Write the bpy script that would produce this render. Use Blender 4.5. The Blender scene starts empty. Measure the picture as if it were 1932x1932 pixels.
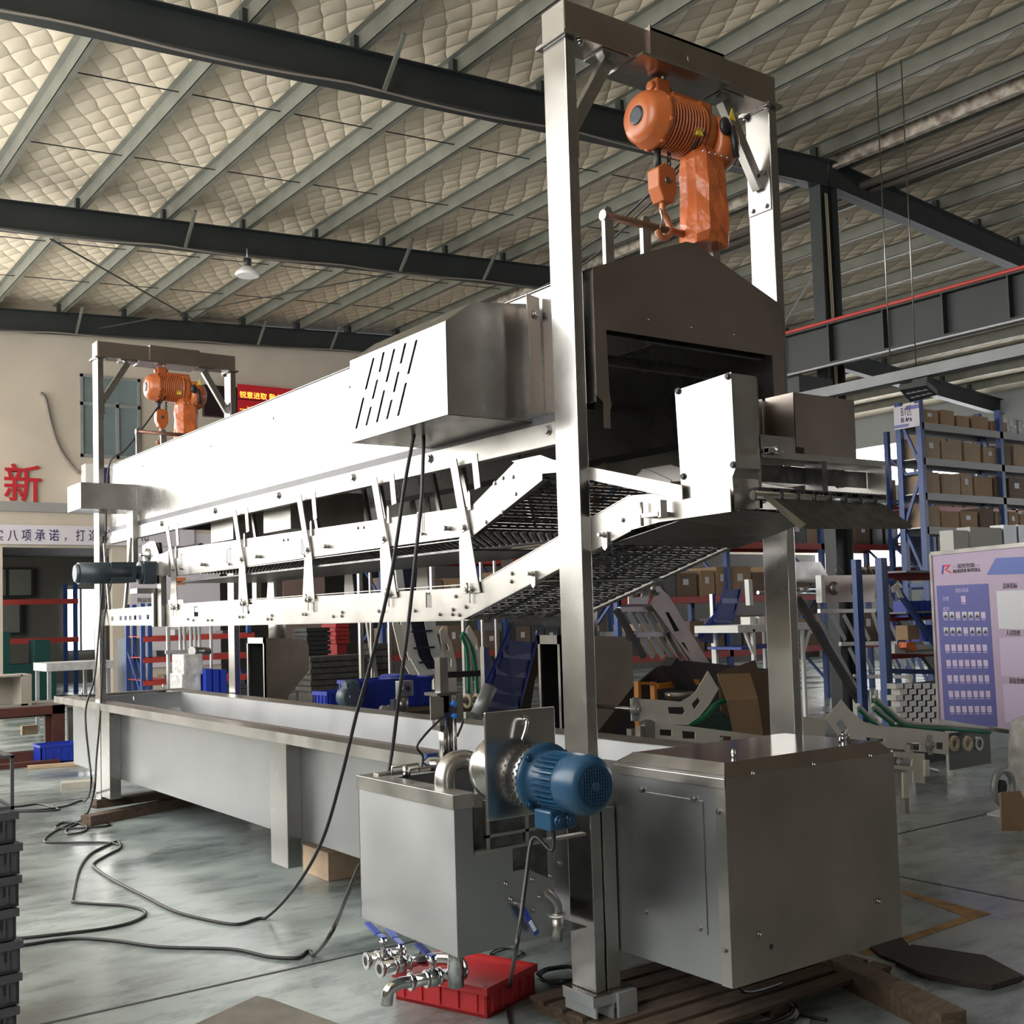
EXPO = 0.6
import bpy, math, random
from mathutils import Vector, Matrix
from mathutils.geometry import delaunay_2d_cdt
rnd = random.Random(7)
S = bpy.context.scene
COL = S.collection
V = Vector
# ------------------------------------------------------------------ camera
YAW, PITCH, ROLL, FPX, CYP = .6248, .0559, -.029, 2147.6, 1037.3
CAM = V((-2.724, -3.328, 1.57))
_f = V((math.sin(YAW)*math.cos(PITCH), math.cos(YAW)*math.cos(PITCH), math.sin(PITCH)))
_r = V((math.cos(YAW), -math.sin(YAW), 0)); _u = _r.cross(_f)
_R = _r*math.cos(ROLL)+_u*math.sin(ROLL); _U = _u*math.cos(ROLL)-_r*math.sin(ROLL)
cd = bpy.data.cameras.new('camera'); cam = bpy.data.objects.new('camera', cd); COL.objects.link(cam)
cam.matrix_world = Matrix(((_R.x, _U.x, -_f.x, CAM.x), (_R.y, _U.y, -_f.y, CAM.y), (_R.z, _U.z, -_f.z, CAM.z), (0, 0, 0, 1)))
cd.sensor_width = 36; cd.lens = FPX*36/1932; cd.shift_y = (CYP-966)/1932; cd.clip_end = 200; cd.clip_start = .05
S.camera = cam
def at(px, py, x=None, y=None, z=None):
    d = _f*FPX+_R*(px-966)-_U*(py-CYP)
    i, v = (0, x) if x is not None else (1, y) if y is not None else (2, z)
    return CAM+d*((v-CAM[i])/d[i])
# ------------------------------------------------------------------ materials
def M(name, col, rough=.5, metal=0., cv=0., cs=4., bump=0., bs=30., rv=0., emit=0., stretch=(1, 1, 1), col2=None, spec=None, alpha=None, trans=0.):
    m = bpy.data.materials.new(name); m.use_nodes = True
    nt = m.node_tree; N = nt.nodes; L = nt.links; b = N['Principled BSDF']
    b.inputs['Base Color'].default_value = (*col, 1); b.inputs['Roughness'].default_value = rough; b.inputs['Metallic'].default_value = metal
    if spec is not None: b.inputs['Specular IOR Level'].default_value = spec
    if emit:
        b.inputs['Emission Color'].default_value = (*col, 1); b.inputs['Emission Strength'].default_value = emit
    if trans: b.inputs['Transmission Weight'].default_value = trans
    if alpha is not None: b.inputs['Alpha'].default_value = alpha
    if cv or bump or rv:
        tc = N.new('ShaderNodeTexCoord'); mp = N.new('ShaderNodeMapping'); mp.inputs['Scale'].default_value = stretch
        L.new(tc.outputs['Object'], mp.inputs['Vector'])
        n = N.new('ShaderNodeTexNoise'); n.inputs['Scale'].default_value = cs; n.inputs['Detail'].default_value = 3; n.inputs['Roughness'].default_value = .5
        L.new(mp.outputs[0], n.inputs['Vector'])
        if cv:
            r = N.new('ShaderNodeValToRGB'); c2 = col2 or tuple(c*(1-cv) for c in col)
            r.color_ramp.elements[0].position = .35; r.color_ramp.elements[1].position = .65
            r.color_ramp.elements[0].color = (*c2, 1); r.color_ramp.elements[1].color = (*col, 1)
            L.new(n.outputs['Fac'], r.inputs[0]); L.new(r.outputs[0], b.inputs['Base Color'])
        if rv:
            mr = N.new('ShaderNodeMapRange'); mr.inputs['From Min'].default_value = .3; mr.inputs['From Max'].default_value = .7
            mr.inputs['To Min'].default_value = max(.03, rough-rv); mr.inputs['To Max'].default_value = rough+rv
            L.new(n.outputs['Fac'], mr.inputs['Value']); L.new(mr.outputs[0], b.inputs['Roughness'])
        if bump:
            n2 = N.new('ShaderNodeTexNoise'); n2.inputs['Scale'].default_value = bs; n2.inputs['Detail'].default_value = 3
            L.new(mp.outputs[0], n2.inputs['Vector'])
            bp = N.new('ShaderNodeBump'); bp.inputs['Strength'].default_value = bump; bp.inputs['Distance'].default_value = .02
            L.new(n2.outputs['Fac'], bp.inputs['Height']); L.new(bp.outputs[0], b.inputs['Normal'])
    return m
STEEL = M('brushed_stainless', (.44, .43, .415), .26, 1, cv=.08, cs=3.5, rv=.05)
TANK = M('tank_stainless', (.41, .42, .435), .34, 1, cv=.12, cs=2.5, rv=.06)
SATINW = M('bead_rolled_stainless', (.56, .57, .58), .5, 1, cv=.06, cs=3, rv=.05)
SATIN = M('satin_stainless', (.45, .435, .41), .37, 1, cv=.12, cs=6, rv=.08)
POLISH = M('polished_steel', (.55, .55, .55), .14, 1)
BEAD = M('bead_blasted_plate', (.86, .83, .77), .45, .15, cv=.08, cs=5)
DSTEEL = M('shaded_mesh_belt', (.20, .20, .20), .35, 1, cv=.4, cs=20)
BROWNREFL = M('brown_reflection_steel', (.40, .345, .31), .36, 1, cv=.2, cs=3)  # steel for end-facing plates, with their dark brown reflection put into the colour
BOLT = M('bolt_steel', (.35, .34, .33), .3, 1)
RAILD = M('dark_rail', (.05, .048, .045), .4, .4)
BLACK = M('black_rubber', (.012, .012, .014), .45)
DARK = M('dark_recess', (.02, .02, .022), .6)
BEAM = M('dark_green_grey_paint', (.030, .036, .036), .5, cv=.2, cs=2)
PURL = M('galvanised_purlin', (.23, .235, .20), .5, .3, cv=.2, cs=3)
GRILLE = M('grille_blue_grey', (.13, .16, .19), .5)
TRAY = M('tray_zinc', (.20, .21, .215), .5, .4, cv=.15, cs=4)
GALV = M('galvanised_grey', (.42, .44, .45), .45, .5, cv=.15, cs=4)
CREAM = M('cream_wall_paint', (.60, .53, .44), .8, cv=.10, cs=1.2)
WHITEP = M('white_paint', (.75, .75, .74), .6)
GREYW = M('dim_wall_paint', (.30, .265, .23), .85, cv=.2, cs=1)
DARKW = M('darkened_wall', (.085, .08, .075), .85, cv=.3, cs=1)
ORANGE = M('orange_enamel', (.44, .115, .032), .3, 0, cv=.12, cs=5)
ORBAG = M('orange_vinyl', (.48, .12, .034), .32, 0, bump=.9, bs=9)
RED = M('red_plastic', (.50, .03, .035), .4)
REDP = M('red_beam_paint', (.50, .06, .05), .45, cv=.2, cs=3)
BLUEP = M('blue_rack_paint', (.03, .075, .26), .42, cv=.2, cs=3)
BLUEC = M('blue_plastic', (.018, .045, .42), .4)
BLUEB = M('blue_conveyor_belt', (.012, .035, .25), .45)
NAVY = M('navy_belt', (.012, .014, .05), .5)
MOTORB = M('blue_motor_enamel', (.014, .06, .125), .3, 0, cv=.1, cs=5)
MOTORD = M('dark_slate_enamel', (.016, .026, .036), .4)
WOOD = M('weathered_timber', (.13, .088, .06), .8, cv=.45, cs=6, bump=.3, bs=20, stretch=(1, 6, 6))
WOODL = M('pale_timber', (.55, .40, .27), .75, cv=.2, cs=8)
CARD = M('brown_cardboard', (.42, .28, .17), .8, cv=.12, cs=4)
CARD2 = M('pale_cardboard', (.46, .34, .24), .8, cv=.12, cs=4)
CARD3 = M('dusky_cardboard', (.20, .14, .10), .8, cv=.15, cs=4)
PLAST = M('clear_wrap', (.62, .62, .62), .18, 0, cv=.3, cs=9, bump=.8, bs=14)
GREEN = M('green_belt', (.01, .23, .12), .4)
WHITEBELT = M('white_sidewall_belt', (.75, .76, .8), .45)
NYLON = M('cream_nylon', (.60, .52, .37), .5)
GLASS = M('tinted_glass', (.22, .28, .29), .12, 0, cv=.3, cs=.8)
BROWNF = M('red_brown_frame', (.10, .035, .025), .4, cv=.2, cs=4)
GREYC = M('grey_plastic', (.075, .075, .085), .45, cv=.2, cs=6)
DAY = M('daylight_glazing', (1, .985, .95), .3, emit=4.4)
DAY2 = M('far_daylight_glazing', (.97, .98, 1), .3, emit=4.0)
LILAC = M('lilac_board', (.50, .40, .56), .35)
PURPLE = M('violet_blue_board', (.12, .13, .40), .35)
PALE = M('pale_lilac_card', (.62, .52, .72), .4)
PAPER = M('white_paper', (.7, .72, .78), .5)
BANNERM = M('pale_banner_vinyl', (.66, .62, .68), .6)
NAVYT = M('navy_lettering', (.03, .02, .10), .6)
REDT = M('red_lettering', (.50, .02, .03), .5)
DGREY = M('dark_grey_lettering', (.10, .08, .10), .6)
LEDBG = M('black_led_panel', (.02, .008, .012), .4)
LEDR = M('led_red_glow', (1, .03, .01), .5, emit=2.2)
LEDY = M('led_amber_glow', (1, .35, .04), .5, emit=2.5)
YTAPE = M('worn_yellow_tape', (.42, .25, .08), .7, cv=.5, cs=10)
RUBM = M('dark_rubber_mat', (.03, .022, .018), .8, bump=.4, bs=60)
OLIVE = M('olive_brown_mat', (.17, .155, .13), .7, cv=.3, cs=7)
YEL = M('yellow_sticker', (.7, .55, .05), .5)
WAVEB = M('light_blue_print', (.15, .45, .65), .6)
TEAL = M('teal_machine_paint', (.02, .10, .09), .5)
WCLOTH = M('frosted_film', (.55, .55, .54), .5, cv=.3, cs=12)
# roof insulation with a diamond quilt
def quilt():
    m = bpy.data.materials.new('quilted_roof_insulation'); m.use_nodes = True
    nt = m.node_tree; N = nt.nodes; L = nt.links; b = N['Principled BSDF']; b.inputs['Roughness'].default_value = .6
    tc = N.new('ShaderNodeTexCoord'); sx = N.new('ShaderNodeSeparateXYZ')
    nz = N.new('ShaderNodeTexNoise'); nz.inputs['Scale'].default_value = 1.7; nz.inputs['Detail'].default_value = 2
    L.new(tc.outputs['Object'], nz.inputs['Vector'])
    mx = N.new('ShaderNodeVectorMath'); mx.operation = 'MULTIPLY_ADD'; mx.inputs[1].default_value = (.16, .16, 0)
    L.new(nz.outputs['Color'], mx.inputs[0]); L.new(tc.outputs['Object'], mx.inputs[2]); L.new(mx.outputs[0], sx.inputs[0])
    def math_(op, a, b_=None, c=None):
        n = N.new('ShaderNodeMath'); n.operation = op
        for i, v in enumerate((a, b_, c)):
            if v is None: continue
            if isinstance(v, (int, float)): n.inputs[i].default_value = v
            else: L.new(v, n.inputs[i])
        return n.outputs[0]
    X, Y = sx.outputs[0], sx.outputs[1]
    a = math_('SINE', math_('MULTIPLY', math_('ADD', X, math_('MULTIPLY', Y, .62)), 10.5))
    c = math_('SINE', math_('MULTIPLY', math_('SUBTRACT', X, math_('MULTIPLY', Y, .62)), 10.5))
    h = math_('POWER', math_('MULTIPLY', math_('ABSOLUTE', a), math_('ABSOLUTE', c)), .45)
    bp = N.new('ShaderNodeBump'); bp.inputs['Strength'].default_value = .55; bp.inputs['Distance'].default_value = .04
    L.new(h, bp.inputs['Height']); L.new(bp.outputs[0], b.inputs['Normal'])
    r = N.new('ShaderNodeValToRGB'); r.color_ramp.elements[0].color = (.55, .47, .355, 1); r.color_ramp.elements[1].color = (.80, .70, .545, 1)
    r.color_ramp.elements[0].position = .0; r.color_ramp.elements[1].position = .35
    L.new(h, r.inputs[0]); L.new(r.outputs[0], b.inputs['Base Color'])
    return m
QUILT = quilt()
def floor_mat():
    m = M('sealed_green_grey_floor', (.36, .41, .40), .30, 0, cv=.4, cs=.9, rv=.14, col2=(.16, .19, .185), stretch=(1, 1.8, 1))
    nt = m.node_tree; N = nt.nodes; L = nt.links; b = N['Principled BSDF']
    src = b.inputs['Base Color'].links[0].from_socket
    tc = N.new('ShaderNodeTexCoord')
    n = N.new('ShaderNodeTexNoise'); n.inputs['Scale'].default_value = 3.2; n.inputs['Detail'].default_value = 9; n.inputs['Roughness'].default_value = .72
    mp = N.new('ShaderNodeMapping'); mp.inputs['Scale'].default_value = (1.0, 2.2, 1); L.new(tc.outputs['Object'], mp.inputs['Vector']); L.new(mp.outputs[0], n.inputs['Vector'])
    r = N.new('ShaderNodeValToRGB'); r.color_ramp.elements[0].position = .38; r.color_ramp.elements[0].color = (.45, .47, .47, 1)
    r.color_ramp.elements[1].position = .52; r.color_ramp.elements[1].color = (1, 1, 1, 1); L.new(n.outputs['Fac'], r.inputs[0])
    mx = N.new('ShaderNodeMix'); mx.data_type = 'RGBA'; mx.blend_type = 'MULTIPLY'; mx.inputs[0].default_value = .75
    L.new(src, mx.inputs[6]); L.new(r.outputs[0], mx.inputs[7]); L.new(mx.outputs[2], b.inputs['Base Color'])
    return m
FLOOR = floor_mat()
# ------------------------------------------------------------------ mesh builder
SPLIT = {'stand', 'tray_rail', 'bolt', 'screw', 'rail_bolt', 'flange_bolt', 'cover_bolt', 'side_sheet', 'hand_slot', 'bottom_channel', 'inner_rib', 'brace_plate', 'end_bracket', 'locating_pin', 'hanging_chain', 'inner_hanger', 'upright_tube', 'slat', 'cleat', 'leg', 'shadow_gap_strip', 'lid_pin', 'notch_bar', 'wear_strip', 'cooling_fin', 'cooling_rib', 'hook_rod', 'blue_fitting', 'air_tube', 'end_link', 'side_bracket', 'shelf_beam', 'upright', 'yellow_label', 'profile_row_', 'roller_disc', 'foot', 'plate_edge'}
class MB:
    def __init__(s): s.v = []; s.f = []; s.sm = []; s.ch = []
    def add(s, vs, fs, smooth=False):
        o = len(s.v); s.ch.append((o, len(s.f))); s.v += [V(p) for p in vs]
        for f in fs: s.f.append([i+o for i in f]); s.sm.append(smooth)
        return s
    def box(s, x0, x1, y0, y1, z0, z1):
        x0, x1 = sorted((x0, x1)); y0, y1 = sorted((y0, y1)); z0, z1 = sorted((z0, z1))
        return s.add([(x, y, z) for x in (x0, x1) for y in (y0, y1) for z in (z0, z1)],
                     [(0, 1, 3, 2), (4, 6, 7, 5), (0, 4, 5, 1), (2, 3, 7, 6), (0, 2, 6, 4), (1, 5, 7, 3)])
    def beam(s, a, b, w, h, up=V((0, 0, 1))):           # box section from a to b
        a, b = V(a), V(b); d = (b-a).normalized(); u = V(up)
        if abs(d.dot(u)) > .98: u = V((0, 1, 0))
        sd = d.cross(u).normalized()*(w/2); u = sd.cross(d).normalized()*(h/2)
        vs = [p+i*sd+j*u for p in (a, b) for i in (-1, 1) for j in (-1, 1)]
        return s.add(vs, [(0, 1, 3, 2), (4, 6, 7, 5), (0, 4, 5, 1), (2, 3, 7, 6), (0, 2, 6, 4), (1, 5, 7, 3)])
    def cyl(s, a, b, r, n=20, r2=None, caps=True):
        a, b = V(a), V(b); r2 = r if r2 is None else r2; d = (b-a).normalized()
        u = d.orthogonal().normalized(); w = d.cross(u)
        vs = []
        for p, q in ((a, r), (b, r2)):
            vs += [p+(u*math.cos(2*math.pi*i/n)+w*math.sin(2*math.pi*i/n))*q for i in range(n)]
        s.add(vs, [(i, (i+1) % n, n+(i+1) % n, n+i) for i in range(n)], True)
        if caps:
            o = len(s.v)-2*n
            s.f.append([o+i for i in range(n)][::-1]); s.sm.append(False)
            s.f.append([o+n+i for i in range(n)]); s.sm.append(False)
        return s
    def lathe(s, a, d, prof, n=28):                     # prof: (distance along d, radius)
        a, d = V(a), V(d).normalized(); u = d.orthogonal().normalized(); w = d.cross(u); vs = []
        for t, r in prof:
            vs += [a+d*t+(u*math.cos(2*math.pi*i/n)+w*math.sin(2*math.pi*i/n))*r for i in range(n)]
        fs = [(k*n+i, k*n+(i+1) % n, (k+1)*n+(i+1) % n, (k+1)*n+i) for k in range(len(prof)-1) for i in range(n)]
        s.add(vs, fs, True)
        o = len(s.v)-len(vs)
        s.f.append([o+i for i in range(n)][::-1]); s.sm.append(False)
        s.f.append([o+(len(prof)-1)*n+i for i in range(n)]); s.sm.append(False)
        return s
    def tube(s, pts, r, n=8, sub=6, zmin=None):
        P = [V(p) for p in pts]; Q = []
        if sub > 1 and len(P) > 2:
            for i in range(len(P)-1):
                p0 = P[max(i-1, 0)]; p1 = P[i]; p2 = P[i+1]; p3 = P[min(i+2, len(P)-1)]
                for k in range(sub):
                    t = k/sub
                    Q.append(.5*((2*p1)+(p2-p0)*t+(2*p0-5*p1+4*p2-p3)*t*t+(-p0+3*p1-3*p2+p3)*t**3))
            Q.append(P[-1])
        else: Q = P
        if zmin is not None:
            for p in Q: p.z = max(p.z, zmin)
        u = None; vs = []
        for i, p in enumerate(Q):
            d = (Q[min(i+1, len(Q)-1)]-Q[max(i-1, 0)])
            d = d.normalized() if d.length > 1e-9 else V((0, 0, 1))
            u = d.orthogonal() if u is None else (u-d*u.dot(d)); u = u.normalized() if u.length > 1e-6 else d.orthogonal().normalized()
            w = d.cross(u)
            vs += [p+(u*math.cos(2*math.pi*k/n)+w*math.sin(2*math.pi*k/n))*r for k in range(n)]
        m = len(Q)
        s.add(vs, [(k*n+i, k*n+(i+1) % n, (k+1)*n+(i+1) % n, (k+1)*n+i) for k in range(m-1) for i in range(n)], True)
        o = len(s.v)-len(vs); s.f.append([o+i for i in range(n)][::-1]); s.sm.append(False)
        s.f.append([o+(m-1)*n+i for i in range(n)]); s.sm.append(False)
        return s
    def plate(s, outer, th, holes=()):                  # planar outline (3D points), thickness vector th, optional holes
        loops = [[V(p) for p in outer]]+[[V(p) for p in h] for h in holes]; th = V(th)
        flat = [p for l in loops for p in l]; n = len(flat); o = len(s.v); s.ch.append((o, len(s.f)))
        nn = V((0, 0, 0))
        for i, p in enumerate(loops[0]): nn += (p-flat[0]).cross(loops[0][(i+1) % len(loops[0])]-flat[0])
        nn.normalize(); ax = nn.orthogonal().normalized(); ay = nn.cross(ax)
        P2 = [V(((p-flat[0]).dot(ax), (p-flat[0]).dot(ay))) for p in flat]; E = []; k = 0; L2 = []
        for l in loops: E += [(k+i, k+(i+1) % len(l)) for i in range(len(l))]; L2.append(P2[k:k+len(l)]); k += len(l)
        r_ = delaunay_2d_cdt(P2, E, [], 0, 1e-7); tris = []
        mp = [(q[0] if q else 0) for q in r_[3]]
        for t in r_[2]:
            c = sum((r_[0][i] for i in t), V((0, 0)))/len(t); ins = False
            for l in L2:
                for i in range(len(l)):
                    a, b = l[i], l[(i+1) % len(l)]
                    if (a.y > c.y) != (b.y > c.y) and c.x < (b.x-a.x)*(c.y-a.y)/(b.y-a.y)+a.x: ins = not ins
            if ins: tris.append([mp[i] for i in t])
        s.v += flat+[p+th for p in flat]
        for t in tris:
            s.f.append([o+i for i in t]); s.sm.append(False); s.f.append([o+n+i for i in reversed(t)]); s.sm.append(False)
        k = 0
        for l in loops:
            m = len(l)
            for i in range(m):
                a, b = o+k+i, o+k+(i+1) % m
                s.f.append([a, b, b+n, a+n]); s.sm.append(False)
            k += m
        return s
    def sphere(s, c, r, sc=(1, 1, 1), n=14, m=9):
        c = V(c); vs = []
        for j in range(m+1):
            t = math.pi*j/m
            vs += [c+V((math.sin(t)*math.cos(2*math.pi*i/n)*sc[0], math.sin(t)*math.sin(2*math.pi*i/n)*sc[1], math.cos(t)*sc[2]))*r for i in range(n)]
        return s.add(vs, [(j*n+i, j*n+(i+1) % n, (j+1)*n+(i+1) % n, (j+1)*n+i) for j in range(m) for i in range(n)], True)
    def xf(s, mat):
        s.v = [mat @ p for p in s.v]; return s
    def build(s, name, mat, parent=None, bev=0., **tags):
        if name in SPLIT and parent is not None and len(s.ch) > 1:
            ch = s.ch+[(len(s.v), len(s.f))]; o = None
            for (v0, f0), (v1, f1) in zip(ch[:-1], ch[1:]):
                m = MB(); m.v = s.v[v0:v1]; m.f = [[i-v0 for i in f] for f in s.f[f0:f1]]; m.sm = s.sm[f0:f1]
                q = m.build(name, mat, parent, bev); o = o or q
            return o
        if parent is not None:
            inv = parent['_o'] if '_o' in parent else (0, 0, 0); off = V(inv)
        else:
            xs = [p.x for p in s.v]; ys = [p.y for p in s.v]; off = V(((min(xs)+max(xs))/2, (min(ys)+max(ys))/2, min(p.z for p in s.v)))
        me = bpy.data.meshes.new(name); me.from_pydata([p-off for p in s.v], [], s.f); me.validate(); me.update()
        if len(me.polygons) == len(s.sm): me.polygons.foreach_set('use_smooth', s.sm)
        import bmesh
        bm = bmesh.new(); bm.from_mesh(me); bmesh.ops.recalc_face_normals(bm, faces=bm.faces); bm.to_mesh(me); bm.free()
        me.materials.append(mat)
        o = bpy.data.objects.new(name, me); COL.objects.link(o)
        if parent is not None:
            o.parent = parent
            if parent.type == 'MESH' or True: o.location = (0, 0, 0)
            o['_o'] = tuple(off)
        else:
            o.location = off; o['_o'] = tuple(off)
        if bev:
            b = o.modifiers.new('edge', 'BEVEL'); b.width = bev; b.segments = 2; b.limit_method = 'ANGLE'; b.angle_limit = math.radians(50)
        for k, v in tags.items(): o[k] = v
        return o
def thing(name, label, cat, loc=(0, 0, 0), group=None):
    o = bpy.data.objects.new(name, None); o.empty_display_size = .1; COL.objects.link(o); o.location = loc; o['_o'] = tuple(loc)
    o['label'] = label; o['category'] = cat
    if group: o['group'] = group
    return o
def solo(mb, name, mat, label, cat, group=None, bev=0., kind=None):
    o = mb.build(name, mat, bev=bev); o['label'] = label; o['category'] = cat
    if group: o['group'] = group
    if kind: o['kind'] = kind
    return o
def struct(mb, name, mat, label=None, parent=None):
    o = mb.build(name, mat, parent)
    if parent is None:
        o['kind'] = 'structure'
        if label: o['label'] = label
    return o
def dup(root, d, label=None, group=None, name=None):
    def cp(o, par):
        c = o.copy(); COL.objects.link(c); c.parent = par
        for ch in kids(o): cp(ch, c)
        return c
    r = cp(root, None); r.location = root.location+V(d); r['_o'] = tuple(r.location)
    if label: r['label'] = label
    if group: r['group'] = group
    return r
def kids(o): return [c for c in bpy.data.objects if c.parent == o]
def box(x0, x1, y0, y1, z0, z1): return MB().box(x0, x1, y0, y1, z0, z1)
def text(s, size, loc, xd, zd, mat, parent, name='lettering', width=None, ext=.002, align='LEFT', bold=0.):
    cu = bpy.data.curves.new('t', 'FONT'); cu.body = s; cu.size = size; cu.extrude = ext; cu.align_x = align; cu.offset = bold
    t = bpy.data.objects.new('t', cu); COL.objects.link(t); bpy.context.view_layer.update()
    dg = bpy.context.evaluated_depsgraph_get(); me = bpy.data.meshes.new_from_object(t.evaluated_get(dg))
    bpy.data.objects.remove(t)
    xd, zd = V(xd).normalized(), V(zd).normalized(); yd = zd.cross(xd)   # text lies in xd/zd plane, faces -yd
    xs = [v.co.x for v in me.vertices] or [0, 1]; k = 1
    if width: k = width/max(1e-6, max(xs)-min(xs))
    off = V(parent['_o']) if parent is not None else V((0, 0, 0))
    for v in me.vertices:
        p = v.co.copy(); v.co = V(loc)+xd*(p.x*k)+zd*p.y+(xd.cross(zd))*p.z-off
    me.materials.clear(); me.materials.append(mat)
    o = bpy.data.objects.new(name, me); COL.objects.link(o); o.parent = parent; o['_o'] = tuple(off)
    return o
def bolt(mb, p, n, r=.009, h=.008): 
    p, n = V(p), V(n).normalized(); mb.cyl(p, p+n*h*.4, r*1.35, 12); mb.cyl(p+n*h*.4, p+n*h, r, 6); mb.ch.pop(); return mb
ORD = ['first', 'second', 'third', 'fourth', 'fifth', 'sixth', 'seventh', 'eighth', 'ninth', 'tenth', 'eleventh', 'twelfth', 'thirteenth', 'fourteenth']
# ------------------------------------------------------------------ the hall
XL, XR, YB, YF, RX = -5.2, 25., -11., 19.35, 10.65
def roofz(x, o=0.): return (7.38+.058*x if x <= RX else 7.38+.058*RX-.085*(x-RX))+o
struct(box(XL-.2, XR, YB, 30, -.2, 0), 'floor', FLOOR, 'grey green sealed concrete floor of the workshop')
joints = MB().box(XL, XR, 1.515, 1.535, .0005, .0015).box(XL, XR, 7.5, 7.52, .0005, .0015).box(2.9, 2.915, YB, YF, .0005, .0015)
struct(joints, 'trim_1', DARK, 'thin dark expansion joints cut in the floor')
c = MB()
c.plate([(XL-.2, YB, roofz(XL-.2, .21)), (RX, YB, roofz(RX, .21)), (RX, YF+.4, roofz(RX, .21)), (XL-.2, YF+.4, roofz(XL-.2, .21))], (0, 0, .05))
c.plate([(RX, YB, roofz(RX, .21)), (XR+.2, YB, roofz(XR+.2, .21)), (XR+.2, YF+.4, roofz(XR+.2, .21)), (RX, YF+.4, roofz(RX, .21))], (0, 0, .05))
struct(c, 'ceiling', QUILT, 'quilted cream insulation lining the pitched metal roof')
# rafters (I sections) spanning across, three in view
def ibeam(mb, a, b, w, h, tf=.012, tw=.008):
    a, b = V(a), V(b)
    mb.beam(a, b, tw, h); o = V((0, 0, h/2-tf/2)); mb.beam(a+o, b+o, w, tf); mb.beam(a-o, b-o, w, tf); return mb
RAFT = [('nearest', 1.05), ('upper', 7.07), ('middle', 13.1), ('last', 19.05)]
for nm, y in RAFT:
    if y < 5: continue
    m = MB(); ibeam(m, (XL, y, roofz(XL, -.2)), (RX, y, roofz(RX, -.2)), .2, .40); ibeam(m, (RX, y, roofz(RX, -.2)), (XR, y, roofz(XR, -.2)), .2, .40)
    o = struct(m, 'roof_rafter', BEAM, 'dark steel rafter crossing the %s part of the roof' % nm)
    # knee braces and cables under the rafter
    for x in (3.2, 6.9, 8.6):
        struct(MB().beam((x, y-.1, roofz(x, -.40)), (x, y-.55, roofz(x, .02)), .04, .04), 'flange_brace', PURL, None, o)
    struct(MB().tube([(x, y-.11, roofz(x, -.40-.05*abs(math.sin(x*1.1)))) for x in [XL+.5*i for i in range(31)]], .012, 6, 2), 'conduit', GREYW, None, o)
# purlins: Z sections running along the hall
k = 0; xs = [1.70+1.24*i for i in range(-5, 8)]+[RX+.35+1.15*i for i in range(0, 12)]
for x in xs:
    if x < XL: continue
    z = roofz(x)
    m = MB().box(x-.004, x+.004, YB, YF, z, z+.2).box(x-.004, x+.07, YB, YF, z, z+.006).box(x-.07, x+.004, YB, YF, z+.194, z+.2)
    k += 1; o = struct(m, 'roof_purlin', PURL, 'galvanised roof purlin running the length of the hall')
    for nm, y in RAFT: struct(box(x-.06, x-.004, y-.05, y+.05, z, z+.16), 'cleat', BEAM, None, o)
    if x > 0 and x < 10:
        for y in (9.0, 11.1, 15, 17.1): struct(MB().beam((x, y, z+.1), (x+1.24, y, roofz(x+1.24)+.1), .012, .012), 'sag_rod', BEAM, None, o)
for x in (RX+.15,):
    z = roofz(x)-.05; struct(MB().box(x-.05, x+.05, YB, YF, z, z+.22), 'ridge_beam', M('worn_white_paint', (.6, .55, .47), .6, cv=.4, cs=8, col2=(.25, .2, .16)), 'scuffed pale beam running under the roof ridge')
for x, r in ((RX+.75, .06), (RX+.98, .05)):
    z = roofz(x)-.14; struct(MB().cyl((x, YB, z), (x, YF, z), r), 'drain_pipe', M('dull_pipe', (.10, .085, .07), .5), 'dull round pipe running beside the roof ridge')
# column on the ridge with cables
m = MB().box(10.32, 10.34, 6.97, 7.17, 0, 7.6).box(10.68, 10.70, 6.97, 7.17, 0, 7.6).box(10.34, 10.68, 7.06, 7.075, 0, 7.6)
o = struct(m, 'steel_column', BEAM, 'dark H section steel column under the roof ridge')
for dx in (0, .04): struct(MB().tube([(10.5+dx, 7.03, 7.5), (10.52+dx, 7.03, 6.5), (10.54+dx, 7.03, 5), (10.52+dx, 7.03, 3.0)], .012, 6), 'cable', NYLON, None, o)
m = MB().box(10.32, 10.34, 12.97, 13.17, 0, 7.6).box(10.68, 10.70, 12.97, 13.17, 0, 7.6).box(10.34, 10.68, 13.06, 13.075, 0, 7.6)
struct(m, 'steel_column', BEAM, 'dark H section steel column further back in the hall')
# crane runway beam with stiffeners and conductor rail
CX = 9.6
m = MB(); ibeam(m, (CX, YB, 5.03), (CX, YF, 5.03), .22, .54, .02, .012)
o = struct(m, 'crane_runway_beam', M('crane_beam_paint', (.022, .026, .026), .5, cv=.15, cs=2), 'long dark crane runway beam with vertical stiffeners')
for i in range(16): struct(box(CX-.1, CX-.006, -.5+.85*i-.01, -.5+.85*i+.01, 4.78, 5.28), 'stiffener', BEAM, None, o)
struct(MB().cyl((CX-.05, YB, 5.34), (CX-.05, YF, 5.34), .025), 'conductor_rail', REDP, None, o)
struct(MB().cyl((CX-.1, YB, 4.74), (CX-.1, YF, 4.74), .02), 'conduit', GALV, None, o)
m = MB().box(CX+.0, 10.32, 6.9, 7.2, 4.4, 4.74); struct(m, 'bracket', BEAM, None, o)
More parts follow.
